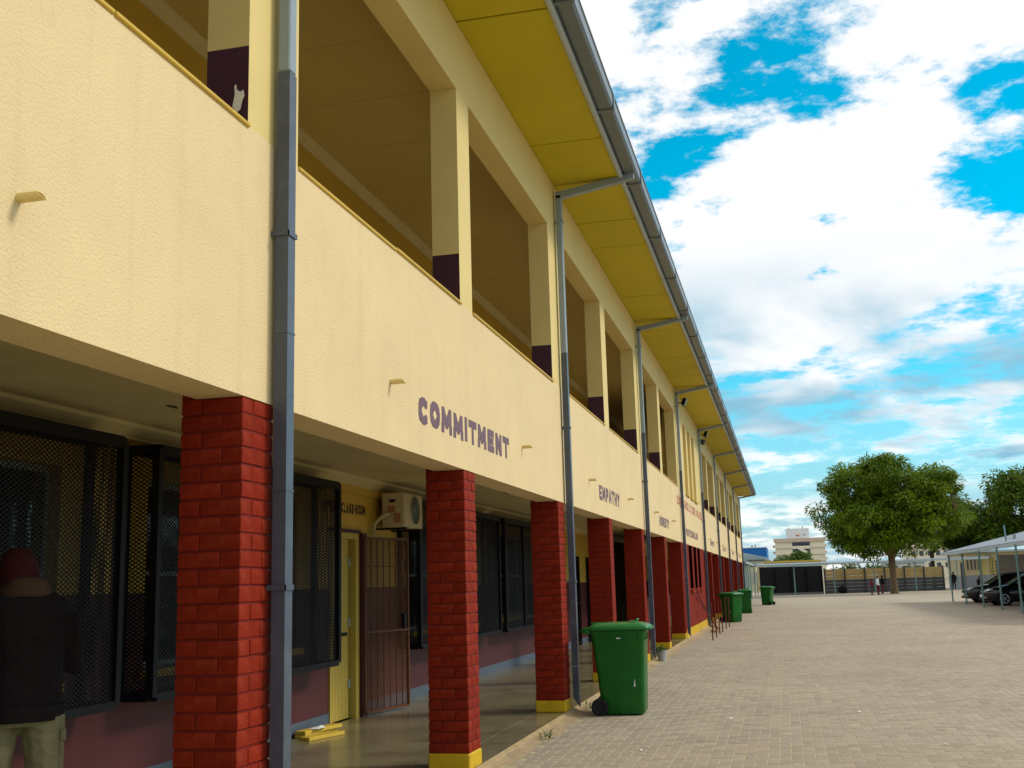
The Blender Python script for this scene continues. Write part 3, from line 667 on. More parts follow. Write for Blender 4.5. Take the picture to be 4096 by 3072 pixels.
# spouts
for y in (3.26, 7.16, 11.18, 15.26, 19.24, 23.27, 27.0, 40.2, 44.2, 48.55, 52.6, 56.7, 60.7, 64.6, 68.4):
    mb = MB(); n = 10; r1, r2 = .019, .015; rings = []
    for (r, xo) in ((r1, 0.0), (r1, 1), (r2, 1), (r2, 0.01)):
        ring = []
        for k in range(n):
            t_ = 2 * math.pi * k / n; dy, dz = math.cos(t_) * r, math.sin(t_) * r
            xx = xo if xo != 1 else 0.098 - dz * 0.9
            ring.append((xx, y + dy, 2.955 + dz - 0.0))
        rings.append(ring)
    mb.loft(rings, 0, cap=False); mb.build('drain_spout', m_cream, B, smooth=False)
# lettering
lettering('COMMITMENT', (7.75, 10.60, 2.755, 2.965), m_letter, B, 'word COMMITMENT painted in purple block capitals', thick=.15)
lettering('EMPATHY', (16.1, 18.2, 2.745, 2.965), m_letter, B, 'word EMPATHY painted in purple block capitals', thick=.135)
lettering('HONESTY', (24.15, 26.25, 2.72, 2.94), m_letter, B, 'word HONESTY painted in purple block capitals', thick=.13)
lettering('PROFESSIONALISM', (30.75, 35.05, 2.74, 2.95), m_letter, B, 'word PROFESSIONALISM painted in purple block capitals', thick=.11)
lettering("OUR SCHOOL'S CORE VALUES", (28.62, 37.2, 3.47, 3.71), m_redlet, B, "words OUR SCHOOL'S CORE VALUES painted in red capitals", thick=.08)
lettering('RESPECT', (41.0, 43.35, 2.76, 2.94), m_letter, B, 'word RESPECT painted in purple block capitals', thick=.13)
for a, b in ((49.2, 51.85), (57.75, 59.9), (66.2, 68.45)):
    mb = MB(); n = 9
    for k in range(n):
        y0 = a + (b - a) * k / n; wl = (b - a) / n * .8
        mb.box(0, .003, y0, y0 + .06, 2.75, 2.94).box(0, .003, y0 + .062, y0 + wl, 2.90 if k % 2 else 2.75, 2.94 if k % 2 else 2.79)
        if k % 3: mb.box(0, .003, y0 + .062, y0 + wl, 2.83, 2.86)
    mb.build('painted_lettering', m_letter, B, label='small purple painted word too far off to read')
lettering('CLASS-ROOM', (12.04, 12.81, 2.42, 2.54), m_letdk, B, 'words CLASS-ROOM painted above the door', thick=.12, x=XR, shear=0.2)
lettering('OPEN', (11.50, 11.93, 2.42, 2.54), m_letdk, B, 'dark painted letters half hidden behind the window cage', thick=.16, x=XR, shear=0.2)
# torn ceiling flakes
for (x, y, s) in ((-1.2, 6.0, .3), (-1.6, 6.9, .15), (-1.3, 15.4, .45), (-0.9, 10.2, .12)):
    mb = MB(); mb.add([(x, y, 2.857), (x + .05, y + s * .5, 2.835), (x + .02, y + s, 2.857), (x - .03, y + s * .6, 2.855)], [(0, 1, 2, 3)]); mb.build('ceiling_tear', M('torn edge', (0.06, 0.05, 0.03), 0.9), B)

# ------------------------------------------------------------------ things on and near the building
# air conditioner on the veranda wall
A = thing('air_conditioner', 'ivory outdoor air conditioner unit high on the veranda wall beside the lettering', 'air conditioner', (-2.2, 13.5, 2.28))
MB().cbox(-2.3, -2.0, 13.14, 13.86, 2.285, 2.72, 0.012).build('casing', m_acw, A)
mb = MB(); n = 28
def circ(cy, cz, r, x): return [(x, cy + r * math.cos(2 * math.pi * k / n), cz + r * math.sin(2 * math.pi * k / n)) for k in range(n)]
mb.loft([circ(13.54, 2.51, .195, -1.999), circ(13.54, 2.51, .195, -1.988), circ(13.54, 2.51, .18, -1.985), circ(13.54, 2.51, .18, -1.999)]); mb.build('fan_ring', m_acw, A)
MB().loft([circ(13.54, 2.51, .178, -1.9985), circ(13.54, 2.51, .178, -1.9975)]).build('fan_opening', m_black, A)
mb = MB()
for r in (.03, .06, .09, .12, .15): mb.tube([(-1.99, 13.54 + r * math.cos(2 * math.pi * k / 20), 2.51 + r * math.sin(2 * math.pi * k / 20)) for k in range(21)], .0035, 4)
for k in range(12): mb.bar((-1.99, 13.54, 2.51), (-1.99, 13.54 + .18 * math.cos(k * math.pi / 6), 2.51 + .18 * math.sin(k * math.pi / 6)), .005, .005)
mb.build('fan_grille', m_winfr, A)
MB().box(-2.2, -2.12, 13.134, 13.1395, 2.6, 2.635).build('side_handle', m_black, A)
MB().box(-2.22, -2.12, 13.134, 13.1395, 2.47, 2.55).box(-2.14, -2.05, 13.134, 13.1395, 2.34, 2.46).build('side_sticker', M('sticker', (0.35, 0.16, 0.08), 0.6), A)
mb = MB(); mb.tube([(-2.2, 13.13, 2.44), (-2.2, 13.06, 2.45), (-2.24, 13.0, 2.42), (-2.33, 12.97, 2.33), (-2.36, 12.97, 2.2)], .022, 8); mb.build('pipe', m_acw, A, smooth=True)
MB().box(-2.4, -2.0, 13.2, 13.24, 2.26, 2.284).box(-2.4, -2.0, 13.76, 13.8, 2.26, 2.284).build('wall_bracket', m_black, A)
# floodlights and camera under the eaves
def flood(loc, label):
    T = thing('floodlight', label, 'floodlight', loc, 'floodlights under the eaves'); x, y, z = loc
    mb = MB(); mb.add([tuple(Vector((x + .15, y + .12, z)) + Vector(p)) for p in ((0, -.14, -.06), (0, .14, -.06), (.05, .14, .1), (.05, -.14, .1), (.09, -.17, -.1), (.09, .17, -.1), (.16, .17, .1), (.16, -.17, .1))], [(3, 2, 1, 0), (0, 1, 5, 4), (1, 2, 6, 5), (2, 3, 7, 6), (3, 0, 4, 7)]); mb.build('housing', m_black, T)
    mb = MB(); mb.add([tuple(Vector((x + .15, y + .12, z)) + Vector(p)) for p in ((.091, -.165, -.098), (.091, .165, -.098), (.161, .165, .098), (.161, -.165, .098))], [(0, 1, 2, 3)]); mb.build('lens', M('lamp glass', (0.35, 0.45, 0.45), 0.15), T)
    MB().bar((x, y + .12, z), (x + .18, y + .12, z), .03, .03).build('arm', m_black, T)
    mb = MB(); mb.tube([(x + .02, y, z - .02), (x + .03, y - .05, z - .3), (x + .02, y - .1, z - .45)], .006, 5); mb.build('cable', m_black, T)
flood((0.0, 29.75, 6.3), 'black floodlight below the sloping pipe nearest the stair slits')
flood((0.02, 38.0, 6.45), 'small black floodlight under the eave past the stair slits')
T = thing('security_camera', 'dark dome security camera on the wall just past the stair slits', 'camera', (0, 38.1, 6.2))
mb = MB(); rings = [[(0.13 + r * math.cos(2 * math.pi * k / 12), 38.1 + r * math.sin(2 * math.pi * k / 12), z) for k in range(12)] for r, z in ((.09, 6.26), (.09, 6.2), (.075, 6.14), (.04, 6.10), (.005, 6.085))]
mb.loft(rings); mb.build('dome', m_glassd, T, smooth=True); MB().box(0, .2, 38.02, 38.18, 6.26, 6.29).build('mount', m_winfr, T)

# wheeled bins
def rrect(cx, cy, lx, ly, r, z, n=4):
    P = []
    for (sx_, sy_, a0) in ((1, 1, 0), (-1, 1, 90), (-1, -1, 180), (1, -1, 270)):
        for k in range(n + 1):
            a = math.radians(a0 + 90 * k / n); P.append((cx + sx_ * (lx / 2 - r) + r * math.cos(a), cy + sy_ * (ly / 2 - r) + r * math.sin(a), z))
    return P
def make_bin():
    T = thing('wheeled_bin', 'x', 'bin', (0, 0, 0), 'green wheeled bins in the yard')
    mb = MB(); mb.loft([rrect(0.03, 0, .46, .46, .06, .012), rrect(.03, 0, .50, .49, .06, .03), rrect(.02, 0, .555, .52, .06, .45), rrect(0, 0, .635, .555, .055, .93), rrect(0, 0, .66, .575, .05, .945), rrect(0, 0, .66, .575, .05, .975), rrect(0, 0, .62, .54, .05, .975), rrect(.02, 0, .50, .46, .05, .5)])
    b = mb.build('body', m_green, T, smooth=False)
    for o in (b,):
        o.data.polygons.foreach_set('use_smooth', [len(p.vertices) == 4 for p in o.data.polygons])
    for sy_ in (-1, 1):
        for xx in (-.24, -.1, .08, .25): MB().box(xx - .006, xx + .006, sy_ * .27 - .018, sy_ * .27 + .018, .86, .945).build('rim_rib', m_green, T)
    for yy in (-.2, 0, .2): MB().box(.29, .325, yy - .006, yy + .006, .85, .945).build('rim_rib', m_green, T)
    mb = MB(); mb.loft([rrect(.02, 0, .70, .605, .06, .972), rrect(.02, 0, .715, .62, .06, .985), rrect(.02, 0, .715, .62, .06, 1.005), rrect(.01, 0, .66, .57, .08, 1.03), rrect(0, 0, .56, .47, .09, 1.05), rrect(0, 0, .50, .42, .09, 1.055)])
    l = mb.build('lid', m_lid, T, smooth=True)
    MB().box(-.34, -.14, -.02, .02, 1.045, 1.06).cbox(.12, .22, -.17, .17, 1.045, 1.07, .01).build('lid_panel', m_lid, l)
    MB().tube([(.2, -.1, 1.04), (.22, -.1, 1.085), (.22, .1, 1.085), (.2, .1, 1.04)], .012, 6).tube([(.36, -.24, .99), (.385, -.24, .985), (.385, .24, .985), (.36, .24, .99)], .013, 6).build('lid_handle', m_lid, l)
    MB().tube([(-.31, -.25, .95), (-.42, -.25, .97), (-.42, .25, .97), (-.31, .25, .95)], .017, 8).cbox(-.40, -.32, -.29, -.22, .93, 1.01, .01).cbox(-.40, -.32, .22, .29, .93, 1.01, .01).build('handle', m_green, T)
    for sy_ in (-1, 1):
        mb = MB(); n = 20
        def cr(r, yy): return [(-.235 + r * math.cos(2 * math.pi * k / n), yy, .1 + r * math.sin(2 * math.pi * k / n)) for k in range(n)]
        y0 = sy_ * .25; mb.loft([cr(.085, y0), cr(.1, y0 + sy_ * .008), cr(.1, y0 + sy_ * .042), cr(.085, y0 + sy_ * .05), cr(.065, y0 + sy_ * .05), cr(.055, y0 + sy_ * .04), cr(.02, y0 + sy_ * .04), cr(.018, y0 + sy_ * .052)])
        mb.build('wheel', m_rubber, T)
    MB().tube([(-.235, -.25, .1), (-.235, .25, .1)], .012, 8).build('axle', m_black, T)
    return T
bins = [((0.61, 13.42, 0), 2, 'green wheeled bin nearest the camera, wheels towards the brick pillar'), ((0.60, 41.15, 0), -38, 'green wheeled bin standing right behind the red rods'), ((0.73, 51.4, 0), -84, 'green wheeled bin just behind the one at the red rods'), ((1.48, 66.0, 0), 158, 'green wheeled bin standing alone farthest out in the yard')]
b0 = make_bin()
MB().add([(.17, -.2665, .33), (.19, -.268, .33), (.185, -.2725, .42)], [(0, 1, 2)]).box(-.01, .04, -.277, -.274, .875, .885).build('sticker', m_paper, b0)
for i, (l, r, lab) in enumerate(bins):
    o = b0 if i == 0 else copy_tree(b0)
    o.location = l; o.rotation_euler = (0, 0, math.radians(r)); o['label'] = lab

# red rods
rods = [((0.67, 29.2), 'red rod standing upright, nearest of the row before the stair wall'), ((0.68, 30.6), 'second red upright rod of the row by the stair wall'), ((0.66, 32.5), 'third red upright rod of the row by the stair wall'), ((0.68, 33.6), 'fourth red upright rod of the row by the stair wall'), ((0.68, 35.6), 'fifth red upright rod, seen against the green bin'), ((0.71, 36.9), 'last red upright rod of the row, seen against the green bin')]
for (x, y), lab in rods:
    lean = (random.uniform(-.02, .02), random.uniform(-.05, .05))
    mb = MB(); mb.tube([(x, y, -.01), (x + lean[0], y + lean[1], .96)], .017, 8); tag(mb.build('metal_rod', m_redpole), lab, 'rod', 'red rods by the stair wall')
for p, q, lab in (((.50, 34.9, 0.0), (.06, 32.4, 1.03), 'red rod leaning against the brick stair wall, the lower one'), ((.42, 35.3, 0.0), (.06, 33.1, 1.10), 'red rod leaning against the brick stair wall, the higher one')):
    mb = MB(); mb.tube([p, q], .02, 8); tag(mb.build('metal_rod', m_redpole), lab, 'rod', 'red rods by the stair wall')
def rock(x, y, s, lab, mat):
    bm = bmesh.new(); bmesh.ops.create_icosphere(bm, subdivisions=2, radius=s)
    for v in bm.verts: v.co *= random.uniform(.75, 1.15); v.co.z *= .55
    me = bpy.data.meshes.new('stone'); bm.to_mesh(me); bm.free(); me.materials.append(mat)
    o = bpy.data.objects.new('stone', me); C.objects.link(o); o.location = (x, y, s * .3); tag(o, lab, 'stone'); return o
rock(.45, 33.6, .13, 'brown stone at the foot of the leaning red rods', m_dirt)
rock(.2, 37.1, .1, 'small stone at the base of the downpipe past the stair wall', m_edge)
# planter bucket
T = thing('plant_pot', 'pale grey bucket with a small green plant beside the third downpipe', 'plant pot', (0.17, 21.85, 0.0))
mb = MB(); mb.loft([[(.17 + r * math.cos(2 * math.pi * k / 16), 21.85 + r * math.sin(2 * math.pi * k / 16), z) for k in range(16)] for r, z in ((.075, .0), (.095, .20), (.103, .20), (.103, .215), (.088, .215), (.088, .17))]); mb.build('bucket', M('grey bucket', (0.36, 0.36, 0.34), .6, .2, 12), T, smooth=False)
MB().loft([[(.17 + r * math.cos(2 * math.pi * k / 12), 21.85 + r * math.sin(2 * math.pi * k / 12), z) for k in range(12)] for r, z in ((.088, .18), (.02, .195))]).build('soil', m_dirt, T)
def leaf_mat(name, col, var=0.4, vs=0.6, yellow=None):
    m = bpy.data.materials.new(name); m.use_nodes = True; t = m.node_tree; b = t.nodes['Principled BSDF']; b.inputs['Roughness'].default_value = 0.55; b.inputs['Specular IOR Level'].default_value = 0.25
    at = t.nodes.new('ShaderNodeAttribute'); at.attribute_name = 'tone'
    cr = t.nodes.new('ShaderNodeValToRGB'); t.links.new(at.outputs['Fac'], cr.inputs[0])
    cr.color_ramp.elements[0].color = (col[0] * .5, col[1] * .55, col[2] * .6, 1); cr.color_ramp.elements[1].color = (col[0] * 1.5, col[1] * 1.35, col[2] * 1.0, 1)
    e = cr.color_ramp.elements.new(.6); e.color = (*col, 1)
    if yellow: e = cr.color_ramp.elements.new(.93); e.color = (col[0] * 1.5, col[1] * 1.3, col[2], 1); e = cr.color_ramp.elements.new(.97); e.color = (*yellow, 1)
    t.links.new(cr.outputs[0], b.inputs['Base Color'])
    tl = t.nodes.new('ShaderNodeBsdfTranslucent'); t.links.new(cr.outputs[0], tl.inputs[0]); mx = t.nodes.new('ShaderNodeMixShader'); mx.inputs[0].default_value = 0.3
    t.links.new(b.outputs[0], mx.inputs[1]); t.links.new(tl.outputs[0], mx.inputs[2]); t.links.new(mx.outputs[0], t.nodes['Material Output'].inputs[0]); return m
def leaves(name, centers, radii, per, ll, lw, mat, parent, droop=0.35, flat=0.65, seed=1):
    r = np.random.default_rng(seed); Cn = np.repeat(np.array(centers, np.float32), per, 0); Rd = np.repeat(np.array(radii, np.float32), per)[:, None]
    n = len(Cn); d = r.normal(size=(n, 3)); d /= np.linalg.norm(d, axis=1)[:, None]
    rad = r.random((n, 1)) ** 0.45; P = Cn + d * rad * Rd * np.array([1, 1, flat])
    ax = d * np.array([1, 1, .25]) + r.normal(size=(n, 3)) * .45; ax[:, 2] -= droop; ax /= np.linalg.norm(ax, axis=1)[:, None]
    up = r.normal(size=(n, 3)) * .5 + np.array([0, 0, 1]); sd_ = np.cross(ax, up); sd_ /= np.linalg.norm(sd_, axis=1)[:, None] + 1e-6
    nm = np.cross(sd_, ax); Ln = ll * r.uniform(.6, 1.3, (n, 1)); Wd = lw * r.uniform(.7, 1.3, (n, 1))
    V = np.stack([P, P + ax * Ln * .45 + sd_ * Wd * .5, P + ax * Ln - nm * Ln * .12, P + ax * Ln * .45 - sd_ * Wd * .5], 1)
    off = np.array(root_of(parent).location); V = V - off
    F = np.arange(n * 4).reshape(-1, 4); me = np_mesh(name, V, F, mat)
    tone = np.repeat(r.uniform(-.18, .18, len(centers)), per) + r.uniform(0.15, .85, n); tone = np.clip(tone, 0, .92)
    gold = r.random(len(centers)) < 0.05; tone = np.where(np.repeat(gold, per) & (r.random(n) < .6), 1.0, tone)
    a = me.attributes.new('tone', 'FLOAT', 'FACE'); a.data.foreach_set('value', tone.astype(np.float32))
    o = bpy.data.objects.new(name, me); C.objects.link(o); o.parent = parent; return o
m_leaf = leaf_mat('jacaranda leaves', (0.125, 0.195, 0.004), yellow=(0.32, 0.22, 0.01)); m_leafd = leaf_mat('dark leaves', (0.095, 0.155, 0.006), yellow=(0.34, 0.20, 0.01)); m_leafb = leaf_mat('bush leaves', (0.08, 0.15, 0.02))
leaves('leaves', [(.17, 21.85, .25), (.12, 21.8, .23)], [.09, .07], 40, .07, .04, m_leafb, T, 0.0)
# tufts in the soil strip
for (x, y) in ((.16, 11.15), (.13, 13.75), (.2, 36.4)):
    T = thing('weed', {11.15: 'tiny green weed in the dust beside the second pillar', 13.75: 'dry weed clump at the foot of the second downpipe', 36.4: 'weed growing at the foot of the yellow stair plinth'}[y], 'weed', (x, y, 0), 'weeds along the slab')
    leaves('leaves', [(x, y, .03)], [.05], 26, .07, .018, m_leafb, T, -0.5, seed=int(y))
# planks on the veranda floor
m_plank = M('yellow painted plank', (0.62, 0.42, 0.05), 0.6, 0.15, 8)
def plank(c, ln, wd, th, rz, lab, z):
    V, F = chamfer(wd, ln, th, .003); me = MB().add(V, F).mesh('plank', [m_plank]); o = bpy.data.objects.new('plank', me); C.objects.link(o)
    o.location = (c[0], c[1], z + th / 2 + .001); o.rotation_euler = (0, 0, rz); return tag(o, lab, 'plank', 'yellow planks on the veranda floor')
plank((-2.26, 11.05), .62, .13, .035, -.12, 'lower yellow plank lying under the others by the skirting', ZS)
plank((-2.10, 10.85), .55, .13, .035, -.30, 'yellow plank lying on the veranda floor in front of the stacked pair', ZS)
plank((-2.24, 11.08), .66, .13, .035, -.2, 'upper yellow plank stacked on another by the skirting', ZS + .036)
mb = MB(); mb.add([(-2.27, 10.9, .131), (-2.17, 10.86, .135), (-2.15, 11.05, .131), (-2.22, 11.1, .148), (-2.27, 11.05, .134)], [(0, 1, 2, 3, 4)]); tag(mb.build('paper_scrap', m_paper), 'crumpled white paper on top of the yellow planks', 'paper')
# litter
for k in range(16):
    x, y = [(1.9, 12.9), (1.2, 10.5), (3.3, 13.5), (2.2, 20.5), (3.9, 11.0), (2.9, 16.6), (4.3, 24), (1.4, 29), (5.2, 33), (2.7, 42), (3.9, 47), (6.4, 52), (2.3, 55), (8.1, 40), (6.0, 60), (2.0, 17.5)][k]
    s = .018 + .0006 * y; a = random.random() * 3
    pts = [(x + s * math.cos(a + q * 1.5) * random.uniform(.6, 1.2), y + s * 1.4 * math.sin(a + q * 1.5) * random.uniform(.6, 1.2), random.uniform(.004, .02)) for q in range(4)]
    tag(MB().add(pts, [(0, 1, 2, 3)]).build('litter', m_paper), 'tiny pale scrap of litter on the paving', 'litter', 'scraps of litter on the paving')

# ------------------------------------------------------------------ people
m_skin = M('dark brown skin', (0.07, 0.032, 0.018), 0.5, 0.08, 9); m_hair = M('black hair', (0.008, 0.007, 0.007), 0.8, 0.2, 30)
def ell(cx, cy, z, rx, ry, n=16): return [(cx + rx * math.cos(2 * math.pi * k / n), cy + ry * math.sin(2 * math.pi * k / n), z) for k in range(n)]
def ball(mb, c, r, n=14):
    R_ = [ell(c[0], c[1], c[2] + r[2] * math.cos(math.pi * (k + .02) / 10.04), r[0] * math.sin(math.pi * (k + .02) / 10.04), r[1] * math.sin(math.pi * (k + .02) / 10.04), n) for k in range(11)][::-1]
    mb.loft(R_)
def person(label, cat, loc, rz, H, mats, pose, vox=0.02, group=None, extras=None):
    """mats: top, bottom, skin, shoe. local frame: +y is where the person faces"""
    T = thing('person', label, cat, loc, group); s = H / 1.75
    segs = []; mb = MB()
    def limb(pts, rad, m, n=10): mb.tube([tuple(Vector(p)) for p in pts], rad, n); segs.extend([(Vector(a), Vector(b), m) for a, b in zip(pts[:-1], pts[1:])])
    wd = pose.get('wide', 1.0); ln = pose.get('lean', 0.0)
    tor = [(.86, .150, .105), (.92, .165, .115), (1.02, .168, .115), (1.15, .165, .112), (1.28, .185, .12), (1.38, .20, .118), (1.45, .175, .10), (1.50, .095, .08)]
    mb.loft([ell(0, ln * (z - .9), z, rx * wd, ry * wd) for z, rx, ry in tor]); segs.append((Vector((0, 0, 1.05)), Vector((0, ln * .5, 1.45)), 0)); segs.append((Vector((-.15 * wd, ln * .45, 1.42)), Vector((.15 * wd, ln * .45, 1.42)), 0))
    sh = ln * .5; hd = pose.get('head', (0, .03, 1.62)); hd = (hd[0], hd[1] + sh, hd[2])
    limb([(0, sh, 1.46), (0, sh + .01, 1.56)], [.062, .055], 2)
    ball(mb, hd, (.078, .098, .118)); segs.append((Vector(hd) - Vector((0, 0, .05)), Vector(hd) + Vector((0, 0, .05)), 2))
    ball(mb, (hd[0], hd[1] + .098, hd[2] - .015), (.014, .02, .022), 8)
    for sx_ in (-1, 1): ball(mb, (hd[0] + sx_ * .08, hd[1] - .005, hd[2]), (.012, .02, .032), 8)
    for sx_, key in ((-1, 'l'), (1, 'r')):
        a = pose.get('arm_' + key, [(sx_ * .21, sh, 1.40), (sx_ * .25, sh - .02, 1.13), (sx_ * .25, sh + .06, .90)])
        limb(a, [.062 * wd, .052 * wd, .036], 0)
        w_ = Vector(a[2]); dr = (w_ - Vector(a[1])).normalized(); hnd = w_ + dr * .09
        sdv = dr.cross(Vector((0, 1, 0.2))).normalized()
        limb([w_ - dr * .02, hnd], [.03, .036], 2)
        for k in range(4):
            o = sdv * (.03 - .02 * k); b0_ = hnd + o; lnf = (.07, .08, .075, .055)[k]
            limb([b0_ - dr * .02, b0_ + dr * lnf * .55, b0_ + dr * lnf + Vector((0, .02, 0))], [.0105, .0095, .008], 2, 6)
        limb([w_ + dr * .03 + sdv * .025, w_ + dr * .07 + sdv * .055, w_ + dr * .10 + sdv * .06], [.012, .011, .009], 2, 6)
        lg = pose.get('leg_' + key, [(sx_ * .09, 0, .90), (sx_ * .105, .02, .50), (sx_ * .11, -.01, .085)])
        limb(lg, [.095 * wd, .068 * wd, .052 * wd], 1)
        ft = Vector(lg[2]); limb([ft + Vector((0, -.05, -.045)), ft + Vector((sx_ * .01, .17, -.055))], [.038, .032], 3)
    mb.v = [(v[0] * s, v[1] * s, v[2] * s) for v in mb.v]
    me = mb.mesh('body', mats); tmp = bpy.data.objects.new('tmp', me); C.objects.link(tmp)
    md = tmp.modifiers.new('r', 'REMESH'); md.mode = 'VOXEL'; md.voxel_size = vox
    ms_ = tmp.modifiers.new('s', 'SMOOTH'); ms_.iterations = 3; ms_.factor = .5
    dg = bpy.context.evaluated_depsgraph_get(); bo = bpy.data.meshes.new_from_object(tmp.evaluated_get(dg)); bpy.data.objects.remove(tmp)
    bo.materials.clear()
    for m in mats: bo.materials.append(m)
    for p in bo.polygons:
        c = Vector(p.center) / s; best = 9; bi = 0
        for a, b, m in segs:
            ab = b - a; t_ = max(0, min(1, (c - a).dot(ab) / max(ab.length_squared, 1e-9))); dd_ = (c - a - ab * t_).length
            if m == 0 and ab.length > .25 and abs(a.x) < .01: dd_ -= .09
            if dd_ < best: best = dd_; bi = m
        if bi in (0, 1) and abs(c.x) < .24: bi = bi if bi == 0 and abs(c.x) > .19 else (1 if c.z < pose.get('hem', .93) else 0 if c.z < 1.52 else bi)
        p.material_index = bi; p.use_smooth = True
    o = bpy.data.objects.new('body', bo); C.objects.link(o); o.parent = T
    hr = MB()
    if pose.get('hair', True):
        ball(hr, (hd[0] * s, (hd[1] - .015) * s, (hd[2] + .022) * s), (.088 * s, .1 * s, .112 * s)); h = hr.build('hair', m_hair, None, smooth=True); h.parent = T
    if extras: extras(T, s, hd, sh)
    T.rotation_euler = (0, 0, rz); return T
m_jack = M('dark brown jacket cloth', (0.006, 0.0035, 0.004), 1.0, 0.3, 14, bump=0.7, bscale=9, bdist=.03)
m_khaki = M('khaki cargo cloth', (0.17, 0.15, 0.08), 0.85, 0.15, 10, bump=0.9, bscale=11, bdist=.03)
m_beanie = M('dark red knit', (0.036, 0.003, 0.0035), 0.9, 0.2, 20, bump=0.6, bscale=70); m_collar = M('tan corduroy collar', (0.045, 0.024, 0.011), 0.9, 0.2, 30)
m_shoe = M('black shoe', (0.01, 0.01, 0.01), 0.5)
def near_extra(T, s, hd, sh):
    mb = MB(); c = (hd[0] * s, (hd[1] - .02) * s, (hd[2] + .03) * s); n = 40; rings = []
    for k in range(12):
        f = k / 11; a = math.pi * (.5 * f) if f < 1 else math.pi * .499
        ring = []
        for q in range(n):
            th = 2 * math.pi * q / n; r = 1 + .018 * math.cos(th * 20) * (1 - f) ; zz = -.075 + .19 * math.sin(a); rr_ = math.cos(a) ** .6
            ring.append((c[0] + .098 * r * rr_ * math.cos(th) - .02 * f, c[1] + .118 * r * rr_ * math.sin(th), c[2] + zz))
        rings.append(ring)
    mb.loft(rings); o = mb.build('beanie', m_beanie, None, smooth=True); o.parent = T
    mb = MB(); n = 24; rings = []
    for (rx, ry, z, yo) in ((.135, .105, 1.455, 0), (.128, .10, 1.475, -.005), (.098, .088, 1.535, .0), (.088, .08, 1.55, .005), (.080, .072, 1.53, .005), (.11, .085, 1.47, 0)):
        rings.append([(rx * s * math.cos(2 * math.pi * k / n), (sh + yo + ry * math.sin(2 * math.pi * k / n)) * s, (z - .012 * math.sin(2 * math.pi * k / n)) * s) for k in range(n)])
    mb.loft(rings); o = mb.build('collar', m_collar, None, smooth=True); o.parent = T
    mb = MB(); mb.cbox(.172 * s, .20 * s, -.07 * s, .09 * s, .60 * s, .80 * s, .008).cbox(.174 * s, .206 * s, -.075 * s, .095 * s, .78 * s, .84 * s, .008); o = mb.build('cargo_pocket', m_khaki, None); o.parent = T
    mb = MB(); mb.loft([ell(0, .0, .885 * s, .195 * s, .145 * s, 24), ell(0, .0, .93 * s, .202 * s, .15 * s, 24), ell(0, .0, .955 * s, .198 * s, .147 * s, 24)], cap=False); o = mb.build('jacket_hem', m_jack, None, smooth=True); o.parent = T
near = person('person in a dark brown jacket, red beanie and khaki cargo trousers standing back to camera', 'person', (-1.05, 4.79, ZS), math.radians(38), 1.77,
    [m_jack, m_khaki, m_skin, m_shoe], dict(wide=1.12, lean=.06, head=(-.03, .07, 1.565), hem=.92, hair=False,
    arm_r=[(.195, .0, 1.385), (.228, .06, 1.13), (.09, .28, 1.18)], arm_l=[(-.195, .0, 1.385), (-.245, .05, 1.13), (-.09, .27, 1.18)],
    leg_l=[(-.10, 0, .90), (-.12, .03, .50), (-.13, 0, .085)], leg_r=[(.10, 0, .90), (.13, -.02, .50), (.15, -.05, .085)]), vox=0.011, extras=near_extra)
m_wht = M('white shirt', (0.72, 0.72, 0.70), 0.8, 0.08, 6); m_mrn = M('maroon school cloth', (0.11, 0.010, 0.016), 0.8, 0.15, 8); m_blk = M('black cloth', (0.012, 0.012, 0.015), 0.85, 0.2, 8); m_nvy = M('dark grey trousers', (0.03, 0.032, 0.035), 0.85, 0.2, 8)
def bag(T, s, hd, sh):
    mb = MB(); mb.cbox(-.15 * s, .15 * s, (sh - .27) * s, (sh - .11) * s, 1.02 * s, 1.42 * s, .05); o = mb.build('backpack', m_blk, None); o.parent = T
walk = dict(leg_l=[(-.09, 0, .90), (-.10, .14, .50), (-.10, .10, .09)], leg_r=[(.09, 0, .90), (.10, -.02, .5), (.10, -.24, .12)])
person('small child in a maroon jersey and dark trousers, left of the three walking', 'person', (8.9, 89.5, 0), math.radians(-60), 1.28, [m_mrn, m_nvy, m_skin, m_shoe], walk, .03, 'children walking by the tree')
person('child in a white shirt and maroon trousers, middle of the three walking', 'person', (9.45, 90.8, 0), math.radians(-70), 1.42, [m_wht, m_mrn, m_skin, m_shoe], dict(wide=1.02), .03, 'children walking by the tree')
person('child with a black backpack over a white shirt, next to the tree trunk', 'person', (10.0, 93.6, 0), math.radians(-50), 1.50, [m_blk, m_mrn, m_skin, m_shoe], walk, .03, 'children walking by the tree', extras=bag)
person('person in black standing by the gap in the far wall', 'person', (17.3, 107.6, 0), math.radians(160), 1.62, [m_blk, m_blk, m_skin, m_shoe], {}, .03)
person('dark figure seated against the far building behind the parked cars', 'person', (18.9, 104.0, -.30), math.radians(180), 1.5, [m_blk, m_blk, m_skin, m_shoe], dict(leg_l=[(-.09, 0, .90), (-.1, .38, .82), (-.1, .42, .42)], leg_r=[(.09, 0, .90), (.1, .38, .82), (.1, .42, .42)]), .03)
person('person in a maroon top seen above the roofs of the parked cars', 'person', (15.75, 65.6, 0), math.radians(30), 1.72, [m_mrn, m_blk, m_skin, m_shoe], dict(wide=1.05), .03)
person('person in a pale shirt by the outermost carport post at the right edge', 'person', (16.35, 63.3, 0), math.radians(100), 1.78, [m_wht, m_nvy, m_skin, m_shoe], dict(wide=1.05), .03)

